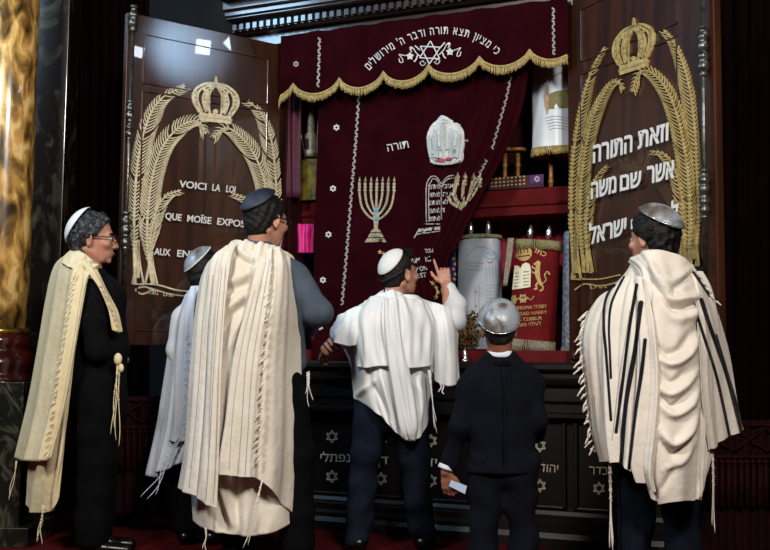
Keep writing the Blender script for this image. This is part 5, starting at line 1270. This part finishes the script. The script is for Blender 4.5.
MB().lathe([(.064, -.01), (.068, 0), (.064, .028)], p(391, 304, -.03), nrm([0, 0, 1]), 22).build('collar', M['whiteshirt'], A4.o)
# leather windings on the left forearm
mb = MB(); a_, b_ = p(342, 338, -.05), wl_; d_ = nrm(b_ - a_); e1 = nrm(np.cross(d_, Z3)); e2 = np.cross(d_, e1)
mb.tube([a_ + (b_ - a_) * t + (e1 * math.cos(t * 25) + e2 * math.sin(t * 25)) * (.05 - .014 * t) for t in np.linspace(.15, 1, 70)], .0035, 5); mb.build('arm_strap', M['leather'], A4.o)
garment(A4, 'trousers', M['navytrousers'], [([p(391, 398, 0), p(391, 410, 0)], [.14, .14], 1.25), ([hL, zf(365, .5), zf(361, .25), zf(358, .08)], [.115, .08, .068, .072]), ([hR, zf(414, .48), zf(418, .25), zf(422, .08, .04)], [.115, .08, .066, .07])], (.008, 34), seed=15, cuts=[((0, 0, .03), -Z3)])
shoe(A4, zf(358, .05), H3 - R3 * .2); shoe(A4, zf(423, .05, .04), H3 + R3 * .3)
mt = M['silkwhite']
back = drape('tallit', [
    [(352, 318, .08), (358, 306, -.01), (370, 298, -.08), (382, 292, -.12), (394, 291, -.12), (408, 294, -.1), (424, 300, -.02), (440, 304, .04)],
    [(340, 336, .06), (354, 324, -.08), (368, 316, -.16), (382, 312, -.18), (398, 312, -.18), (414, 314, -.16), (432, 318, -.09), (446, 322, .03)],
    [(350, 362, .04), (358, 356, -.12), (370, 352, -.19), (384, 352, -.2), (400, 352, -.2), (414, 352, -.19), (430, 352, -.12), (442, 352, .02)],
    [(352, 385, .03), (362, 384, -.13), (374, 386, -.2), (388, 388, -.21), (402, 388, -.21), (414, 386, -.2), (424, 384, -.14), (434, 382, .0)],
    [(354, 396, .02), (366, 402, -.13), (378, 410, -.2), (392, 422, -.21), (404, 432, -.21), (414, 434, -.2), (424, 422, -.14), (430, 404, -.02)],
    [(355, 398, .02), (368, 406, -.13), (381, 417, -.2), (395, 431, -.21), (405, 439, -.21), (414, 440, -.2), (424, 428, -.14), (429, 410, -.02)]], mt, A4.o, A4.D, 130, 130,
    folds=[(.3, .45, .03, .006, .02), (.45, .55, .035, -.012, -.022), (.55, .64, .03, .012, .024), (.68, .7, .03, -.012, -.02), (.78, .76, .04, .01, .018), (.2, .3, .04, -.004, -.014)],
    pxf=[([(374, 296), (382, 300), (396, 301), (408, 297)], 2.5, -.012), ([(372, 300), (382, 305), (394, 306)], 2, .008), ([(374, 310), (384, 313), (394, 312)], 1.6, -.007), ([(356, 397), (366, 388), (378, 378)], 3, .02), ([(380, 376), (388, 400), (396, 426)], 3, .018), ([(372, 384), (382, 402), (390, 420)], 3, -.018), ([(412, 380), (420, 400), (414, 430)], 3, .014)], seed=21)
fl1 = drape('tallit_upper_layer', [
    [(362, 304, -.07), (370, 299, -.12), (380, 296, -.16), (387, 297, -.17)],
    [(352, 322, -.1), (362, 318, -.19), (374, 314, -.22), (386, 314, -.23)],
    [(354, 345, -.12), (364, 345, -.21), (375, 345, -.24), (388, 345, -.25)],
    [(357, 366, -.13), (366, 368, -.22), (378, 366, -.25), (392, 366, -.26)]], mt, back, A4.D, 70, 60, folds=[(.4, .4, .08, .006, .01), (.8, .85, .07, -.01, -.014), (.15, .1, .06, .006, .01)], seed=22)
fl2 = drape('tallit_upper_layer', [
    [(396, 298, -.17), (404, 296, -.17), (414, 299, -.14), (426, 303, -.08)],
    [(397, 318, -.23), (408, 316, -.24), (420, 318, -.2), (434, 320, -.12)],
    [(398, 345, -.25), (410, 345, -.26), (422, 345, -.22), (434, 344, -.15)],
    [(399, 368, -.25), (411, 368, -.26), (423, 367, -.23), (433, 365, -.16)]], mt, back, A4.D, 70, 60, folds=[(.12, .14, .06, .008, .008), (.5, .5, .1, -.008, -.008), (.85, .85, .06, .008, .01)], seed=23)
fl3 = drape('tallit_long_fold', [
    [(383, 300, -.2), (390, 298, -.21), (398, 299, -.2)],
    [(382, 325, -.25), (392, 324, -.27), (401, 324, -.25)],
    [(386, 355, -.26), (396, 355, -.29), (406, 355, -.26)],
    [(392, 390, -.26), (402, 390, -.29), (413, 388, -.26)],
    [(399, 425, -.24), (408, 428, -.28), (418, 422, -.25)],
    [(406, 438, -.22), (411, 440, -.25), (416, 438, -.22)]], mt, back, A4.D, 100, 40, folds=[(.5, .5, .12, -.012, -.01), (.2, .2, .1, .008, .01), (.8, .8, .1, .006, .01)], seed=24)
drape('tallit_arm_fold', [
    [(426, 302, .0), (436, 303, -.05), (446, 306, -.05), (455, 312, .04)],
    [(428, 325, -.04), (438, 328, -.1), (449, 328, -.1), (458, 326, .02)],
    [(430, 350, -.06), (440, 354, -.1), (450, 356, -.1), (458, 352, .02)],
    [(432, 372, -.06), (441, 384, -.09), (450, 386, -.08), (459, 380, .02)]], mt, back, A4.D, 70, 50, folds=[(.25, .2, .09, .008, .018), (.5, .5, .08, -.01, -.02), (.78, .8, .08, .008, .018)], seed=25)
drape('tallit_arm_fold', [
    [(334, 322, -.04), (342, 314, -.1), (352, 308, -.12), (362, 305, -.1)],
    [(330, 336, -.06), (339, 330, -.13), (350, 326, -.16), (360, 322, -.17)],
    [(331, 339, -.06), (338, 343, -.13), (348, 346, -.16), (356, 345, -.17)]], mt, back, A4.D, 50, 50, folds=[(.3, .3, .1, .006, .014), (.6, .6, .1, -.006, -.012)], seed=26)
strings(A4, 'tzitzit', [p(428, 370, -.2), p(429, 370, -.2), p(430, 370, -.2)], [p(436, 428, -.2), p(437, 433, -.2), p(435, 422, -.2)], back, M['white'], .0022, True, .008)
strings(A4, 'tzitzit', [p(440, 383, -.1), p(443, 385, -.1)], [p(441, 392, -.1), p(444, 394, -.1)], back, M['white'], .004, False)

# ------------------------------------------------------------------ 5: boy in a suit
A5 = Person(503, 4.67, 'person', 'boy in dark navy suit and big silver satin cap, seen from behind')
p = A5.p; zf = lambda u, z, dy=0: A5.z(u, z, dy); hc = p(499, 330, 0); ax = head_axes(4, -6); s_ = .92; nk = p(500, 357, 0)
hL, hR = p(488, 462, 0), p(520, 462, 0); wl_ = p(446, 472, .02); wr_ = p(535, 434, .18)
J = [([nk, p(501, 375, 0), p(503, 420, 0), p(504, 460, 0)], [.055, .09, .085, .085], .045),
     ([p(480, 376, 0), p(461, 425, -.02), wl_], [.03, .03, .024], .02), ([p(523, 376, 0), p(535, 420, -.02), wr_], [.03, .03, .024], .02),
     ([hL, zf(487, .42), zf(486, .08)], [.07, .05, .04], .03), ([hR, zf(522, .42), zf(523, .08)], [.07, .05, .04], .03)]
hnd = [hand(wl_, -Z3 + R3 * .2, -H3 * .8 - R3 * .3, (45, 50, 50, 55), .82, 1, thumb=R3 * .8 - Z3 * .6), hand(wr_, H3 + Z3 * .2, R3 + Z3 * .5, (40, 45, 50, 55), .82, -1)]
body(A5, M['skin2'], hc, ax, s_, nk, J, hnd, h=.0055)
hair(A5, M['hairblack'], hc, ax, s_, .008, .055, -.07, curl=.002, seed=17)
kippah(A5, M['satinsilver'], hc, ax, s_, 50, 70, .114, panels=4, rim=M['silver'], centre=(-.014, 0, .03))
JK = M['navysuit']
jk = garment(A5, 'jacket', JK, [([p(501, 366, 0), p(502, 378, 0), p(503, 400, 0), p(502, 430, 0), p(501, 485, 0)], [.08, .122, .142, .14, .158], 1.4), ([p(476, 376, 0), p(528, 378, 0)], [.05, .05]),
    ([p(478, 374, 0), p(471, 386, 0), p(461, 425, -.02), p(450, 463, .02)], [.048, .054, .048, .038]), ([p(525, 374, 0), p(532, 386, 0), p(535, 420, -.02), p(535, 434, .1)], [.048, .054, .05, .042])], (.0055, 30), h=.0065, seed=18,
    cuts=[(p(503, 472, 0), -Z3)])
MB().lathe([(.056, -.012), (.06, .0), (.056, .022)], p(500, 356, -.005), nrm([0, 0, 1]), 22).build('shirt_collar', M['whiteshirt'], A5.o)
MB().lathe([(.078, -.03), (.068, -.005), (.063, .008), (.06, .008)], p(500.5, 359, -.005), nrm([0, 0, 1]), 22).build('jacket_collar', JK, jk)
MB().lathe([(.036, -.006), (.037, .0), (.034, .014)], wl_ + Z3 * .018, nrm(p(449, 463, .02) - wl_), 16).build('shirt_cuff', M['whiteshirt'], A5.o)
MB().tube([p(503, 366, -.115), p(504, 400, -.12), p(504, 440, -.12), p(504, 466, -.125)], .0025, 5).build('back_seam', JK, jk)
garment(A5, 'trousers', JK, [([p(503, 455, 0), p(503, 466, 0)], [.115, .115], 1.3), ([hL, zf(486, .4), zf(482, .07)], [.09, .07, .062]), ([hR, zf(521, .4), zf(524, .07)], [.09, .07, .062])], (.007, 36), seed=19, cuts=[((0, 0, .03), -Z3)])
shoe(A5, zf(482, .05), H3); shoe(A5, zf(524, .05), H3)
pp = [p(451, 480, -.0), p(467, 486, -.01), p(465, 494, -.01), p(449, 486, -.0)]
pb = mesh('folded_paper', pp, [(0, 1, 2, 3)], mat('white_paper', '#9fb2cc', .7), None, False, solid=.003); tag(pb, 'small folded white paper held in the left hand of the boy', 'paper')

# ------------------------------------------------------------------ 6: man at the right with striped shawl
A6 = Person(655, 4.72, 'person', 'dark-haired man in white prayer shawl with black stripes standing before the right door')
p = A6.p; zf = lambda u, z, dy=0: A6.z(u, z, dy); hc = p(653, 240, 0); ax = head_axes(-38, 0); s_ = 1.06; nk = p(660, 272, 0)
hL, hR = p(636, 440, 0), p(676, 440, 0)
J = [([nk, p(660, 300, 0), p(658, 370, 0), p(656, 430, 0)], [.07, .15, .145, .14], .05),
     ([p(618, 300, 0), p(604, 350, -.02), p(606, 392, .14)], [.055, .05, .036], .03), ([p(696, 300, 0), p(704, 352, -.02), p(700, 392, .14)], [.05, .045, .034], .03),
     ([hL, zf(637, .5), zf(636, .09)], [.095, .065, .048], .03), ([hR, zf(678, .5), zf(680, .09)], [.095, .065, .048], .03)]
hnd = [hand(p(606, 392, .16), H3 + R3 * .3, Z3 - R3 * .3, (50, 50, 50, 50), 1, 1), hand(p(700, 392, .16), H3 - R3 * .3, Z3 + R3 * .3, (50, 50, 50, 50), 1, -1)]
body(A6, M['skin'], hc, ax, s_, nk, J, hnd)
hair(A6, M['hairblack'], hc, ax, s_, .018, .056, -.08, curl=.005, fr=130, seed=23, volume=(1.04, 1, 1))
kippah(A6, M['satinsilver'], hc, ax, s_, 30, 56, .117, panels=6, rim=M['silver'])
garment(A6, 'shirt', M['navysuit'], [([p(660, 282, 0), p(660, 300, 0), p(658, 370, 0), p(657, 432, 0)], [.085, .16, .155, .155], 1.3), ([p(618, 300, 0), p(604, 350, -.02), p(606, 388, .12)], [.07, .062, .048]), ([p(696, 300, 0), p(704, 350, -.02), p(700, 388, .12)], [.065, .058, .045])], seed=24)
garment(A6, 'trousers', M['navytrousers'], [([p(656, 425, 0), p(656, 445, 0)], [.16, .16], 1.25), ([hL, zf(637, .5), zf(634, .1)], [.115, .085, .075]), ([hR, zf(679, .5), zf(684, .1)], [.115, .085, .075])], (.007, 32), seed=25, cuts=[((0, 0, .05), -Z3)])
shoe(A6, zf(634, .05), H3); shoe(A6, zf(684, .05), H3)
mt = M['ivory2'] = cloth_mat('warm_white_wool', '#dad2c6', '#cec6ba')
back = drape('tallit', [
    [(626, 276, .02), (632, 262, -.06), (646, 255, -.12), (662, 253, -.13), (678, 257, -.12), (690, 264, -.06), (697, 274, .03)],
    [(606, 300, .03), (620, 292, -.1), (640, 290, -.19), (660, 290, -.21), (680, 290, -.19), (700, 290, -.1), (712, 300, .03)],
    [(592, 350, .04), (612, 350, -.13), (636, 352, -.22), (660, 352, -.24), (684, 352, -.22), (706, 350, -.13), (724, 350, .03)],
    [(592, 410, .04), (612, 414, -.13), (636, 418, -.22), (660, 420, -.24), (686, 418, -.22), (712, 410, -.13), (733, 400, .03)],
    [(600, 455, .05), (616, 462, -.12), (640, 470, -.22), (664, 472, -.24), (690, 460, -.21), (716, 445, -.12), (743, 430, .03)]], mt, A6.o, A6.D, 120, 110, folds=autofolds(31, 9, (.025, .04), (.004, .014)), seed=31)
lf = drape('tallit_left_panel', [
    [(618, 290, -.02), (622, 281, -.1), (630, 275, -.16), (640, 280, -.2)],
    [(594, 305, .0), (606, 298, -.14), (624, 296, -.22), (642, 302, -.26)],
    [(581, 338, .0), (596, 336, -.16), (618, 338, -.25), (640, 342, -.29)],
    [(586, 385, .0), (598, 386, -.17), (617, 388, -.26), (638, 392, -.3)],
    [(591, 425, .0), (602, 428, -.17), (618, 432, -.26), (636, 440, -.3)],
    [(600, 460, .0), (609, 462, -.17), (620, 463, -.26), (631, 472, -.3)]], mt, back, A6.D, 420, 240,
    folds=[(.12, .14, .05, .006, .02), (.3, .3, .05, -.01, -.02), (.48, .5, .05, .008, .016), (.66, .66, .05, -.008, -.016), (.88, .88, .06, .012, .018)], seed=32)
mid = drape('tallit_draped_cowl', [
    [(629, 262, -.06), (640, 254, -.14), (654, 251, -.18), (670, 255, -.19), (684, 262, -.16), (695, 272, -.1)],
    [(640, 275, -.22), (650, 272, -.27), (664, 276, -.3), (678, 284, -.3), (690, 288, -.26), (701, 290, -.16)],
    [(641, 310, -.29), (650, 320, -.33), (664, 332, -.36), (678, 334, -.36), (690, 322, -.32), (700, 308, -.24)],
    [(640, 355, -.3), (650, 368, -.34), (664, 384, -.38), (678, 382, -.38), (692, 362, -.34), (703, 345, -.27)],
    [(638, 410, -.3), (648, 425, -.34), (662, 440, -.38), (678, 436, -.38), (694, 415, -.34), (706, 395, -.27)],
    [(640, 455, -.29), (650, 470, -.33), (662, 480, -.36), (678, 476, -.36), (694, 458, -.32), (706, 440, -.26)],
    [(652, 488, -.27), (656, 503, -.3), (666, 503, -.34), (680, 501, -.34), (692, 501, -.3), (700, 500, -.25)]], mt, back, A6.D, 400, 200,
    folds=[(.08, .1, .04, .01, .014), (.2, .2, .04, -.008, -.018), (.95, .93, .04, -.004, -.016)],
    pxf=[([(634, 260), (648, 256), (666, 256), (682, 262), (694, 271)], 4, .022), ([(648, 262), (656, 276), (668, 290), (674, 293)], 4, .02), ([(645, 268), (654, 284), (664, 298)], 3, -.02), ([(672, 290), (682, 282), (694, 273)], 3, -.022), ([(660, 274), (672, 281), (690, 272)], 5, .018), ([(656, 284), (668, 299), (684, 299), (701, 296)], 4, .026), ([(660, 292), (670, 306), (684, 309), (700, 302)], 3, -.024),
        ([(660, 300), (674, 318), (690, 316), (702, 306)], 5, .018), ([(654, 345), (666, 354), (682, 348), (697, 325)], 5, -.024), ([(656, 352), (670, 364), (686, 356), (698, 335)], 4, .026), ([(658, 372), (672, 382), (690, 368)], 4, -.016), ([(658, 385), (670, 394), (684, 386), (696, 370)], 4, .022), ([(660, 396), (672, 406), (690, 392)], 3, -.02), ([(662, 406), (674, 415), (690, 404), (698, 385)], 4, .022), ([(660, 430), (673, 444), (688, 432), (697, 408)], 4.5, .028), ([(662, 442), (674, 454), (692, 438)], 4.5, -.022), ([(664, 470), (682, 460), (694, 440)], 4, .016), ([(655, 496), (668, 480), (676, 462)], 4, -.012)], seed=33)
M6F = drape('tallit_left_front_fold', [
    [(636, 276, -.22), (641, 277, -.26), (646, 282, -.28)],
    [(638, 320, -.31), (646, 322, -.35), (655, 330, -.36)],
    [(638, 370, -.33), (649, 375, -.37), (660, 385, -.38)],
    [(634, 420, -.33), (645, 426, -.37), (657, 436, -.38)],
    [(630, 458, -.32), (641, 464, -.36), (653, 472, -.37)],
    [(634, 478, -.31), (645, 485, -.34), (656, 492, -.35)]], mt, back, A6.D, 400, 110, folds=[(.2, .2, .1, .008, .012), (.55, .55, .1, -.01, -.016), (.85, .85, .08, .008, .012)], seed=36)
rt = drape('tallit_right_panel', [
    [(690, 270, -.16), (695, 269, -.12), (699, 272, -.06), (702, 280, .02)],
    [(696, 300, -.27), (702, 296, -.2), (709, 296, -.1), (715, 304, .02)],
    [(700, 345, -.3), (709, 342, -.22), (718, 342, -.12), (726, 345, .02)],
    [(702, 400, -.3), (712, 396, -.22), (724, 392, -.12), (735, 390, .02)],
    [(708, 450, -.28), (717, 446, -.2), (730, 436, -.12), (743, 430, .02)]], mt, back, A6.D, 380, 150, folds=[(.15, .15, .07, .006, .014), (.45, .45, .07, -.008, -.014), (.75, .78, .07, .008, .014)], seed=34)
drape('tallit_right_lower_fold', [
    [(698, 395, -.29), (705, 396, -.27), (712, 392, -.2)], [(698, 440, -.3), (706, 442, -.28), (714, 440, -.2)], [(697, 480, -.29), (703, 478, -.27), (709, 466, -.2)], [(696, 500, -.28), (701, 496, -.27), (704, 480, -.2)]], mt, back, A6.D, 60, 30, seed=35)
sl_, sr_2 = surf_bvh(bvh_of(lf, mid, back)), surf_bvh(bvh_of(rt, back))
BL = [([(617, 279), (606, 300), (604, 325), (606, 351), (608, 378), (611, 420)], 3.0), ([(624, 277), (612, 302), (609, 326), (610, 352), (611, 378)], 2.6), ([(637, 285), (630, 325), (623, 380), (616, 432)], 3.6), ([(641, 303), (635, 350), (626, 405), (621, 466)], 4.8), ([(645, 340), (642, 370), (636, 410), (629, 468)], 3.8)]
woven(lf, BL, M['ivory2'], '#0a0b14'); woven(M6F, BL, M['ivory2'], '#0a0b14'); woven(mid, BL, M['ivory2'], '#0a0b14')
stripes('thin_grey_stripes', [([(594, 395), (597, 430), (602, 460)], .6), ([(592, 398), (595, 430), (600, 460)], .5), ([(630, 310), (619, 380), (612, 440)], .5)], surf_bvh(bvh_of(lf)), M['greystripe'], lf, .005)
BR = [([(693, 272), (701, 284), (709, 296)], 2.6), ([(701, 300), (708, 322), (718, 350), (728, 380), (741, 431)], 4.4), ([(697, 316), (706, 344), (717, 380), (730, 440)], 3.2), ([(716, 335), (724, 362), (733, 392), (744, 428)], 2)]
woven(rt, BR, M['ivory2'], '#0a0b14')
edge_fringe(A6, [(588, 310, -.02), (583, 335, -.02), (584, 370, -.02), (589, 410, -.02), (594, 450, -.02)], lf, mt, 24, .05, -1, -.02, 9, .0045)
edge_fringe(A6, [(696, 272, -.08), (708, 292, -.08), (716, 302, -.04)], rt, mt, 6, .03, 1, -.02, 10, .004)
strings(A6, 'tzitzit', [p(609, 463, -.1), p(610, 463, -.1), p(611, 463, -.1)], [p(611, 548, -.1), p(613, 552, -.1), p(612, 545, -.1)], back, mt, .0028, True, .006)
strings(A6, 'tzitzit', [p(712, 450, -.2), p(713, 450, -.2)], [p(713, 525, -.2), p(715, 533, -.2)], back, mt, .0022, True, .004)
# ================================================================== light and camera
def mirror(u, v, t, p0, n):
    h = on_plane(u, v, p0, n); d = h - C; d /= np.linalg.norm(d); r = d - 2 * (d @ n) * n; return h + r * t, r
def look(o, target):
    d = Vector(target) - o.location; o.rotation_euler = d.to_track_quat('-Z', 'Y').to_euler()
def area(name, loc, target, e, size, c=(1, 1, 1)):
    l = bpy.data.lights.new(name, 'AREA'); l.energy = e; l.size = size; l.color = c
    o = bpy.data.objects.new(name, l); COL.objects.link(o); o.location = Vector(loc); look(o, target); return o
tgt = (0, -1, 1.2)
area('hall_lamp', C + R3 * 1.3 - H3 * .2 + Z3 * 3.2, tgt, 300, .9, (1, .93, .85))
area('hall_lamp', C - R3 * 2.4 + H3 * .6 + Z3 * 3.2, tgt, 210, .8, (1, .95, .88))
# blue stage lamp high on the left, grazing the cornice and the head of the left door
def spot(name, loc, target, e, ang, c, blend=.6, r=.15):
    l = bpy.data.lights.new(name, 'SPOT'); l.energy = e; l.spot_size = math.radians(ang); l.spot_blend = blend; l.color = c; l.shadow_soft_size = r
    o = bpy.data.objects.new(name, l); COL.objects.link(o); o.location = Vector(loc); look(o, target); return o
wl = area('high_window_light', (-2.5, -2.8, 4.05), (-.7, -.3, 3.1), 90, 1.1, (.45, .72, 1))
spot('blue_stage_lamp', mirror(138, 52, 4.1, LP, LN)[0], (XL - .45, -.5, 2.85), 500, 9, (.45, .7, 1), 1.0, r=.06)
# square flood lamps on the right side of the hall, mirrored in the lacquer of the left door
M['lampglow'] = mat('flood_lamp_face', '#e8f4ff', .5, emis=45)
def flood(u, v, t, w, rot, lab, tint=None):
    c_, r_ = mirror(u, v, t, LP, LN); n_ = -r_; a_ = nrm(np.cross(Z3, n_)); b_ = np.cross(n_, a_); ca, sa = math.cos(rot), math.sin(rot); a2 = a_ * ca + b_ * sa; b2 = -a_ * sa + b_ * ca
    o = empty('flood_lamp', c_, lab, 'lamp', 'flood lamps')
    MB().box((-w / 2, -w / 2, -.01), (w / 2, w / 2, 0), frame(c_, a2, b2, n_)).build('lamp_face', tint or M['lampglow'], o, smooth=False)
    MB().box((-w * .6, -w * .6, -.12), (w * .6, w * .6, -.011), frame(c_, a2, b2, n_)).build('housing', M['black'], o, smooth=False)
    MB().tube([c_ - n_ * .08, c_ - n_ * .08 + Z3 * (5.99 - c_[2])], .012, 8).build('hanging_rod', M['black'], o)
flood(203, 47, 4.6, .15, .08, 'square flood lamp above the viewer, mirrored as the upright white square in the left door')
flood(231, 43, 4.7, .12, .75, 'square flood lamp above the viewer, mirrored as the tilted white square in the left door')
flood(138, 52, 4.4, .1, .2, 'small square flood lamp mirrored beside the bolt rod of the left door')
w = bpy.data.worlds.new('World'); sc.world = w; w.use_nodes = True; w.node_tree.nodes['Background'].inputs[0].default_value = (.02, .022, .03, 1); w.node_tree.nodes['Background'].inputs[1].default_value = 1
cam = bpy.data.cameras.new('Camera'); co = bpy.data.objects.new('Camera', cam); COL.objects.link(co); sc.camera = co
cam.sensor_width = 36; cam.lens = 36 * F / 770; cam.clip_start = .05
co.matrix_world = Matrix(((CR[0], CU[0], -CF[0], C[0]), (CR[1], CU[1], -CF[1], C[1]), (CR[2], CU[2], -CF[2], C[2]), (0, 0, 0, 1)))
sc.view_settings.view_transform = 'Standard'; sc.view_settings.look = 'None'; sc.view_settings.exposure = 0; sc.view_settings.gamma = 1
sc.view_settings.use_curve_mapping = False
sc.cycles.use_denoising = True; sc.cycles.max_bounces = 6; sc.cycles.caustics_reflective = False; sc.cycles.caustics_refractive = False
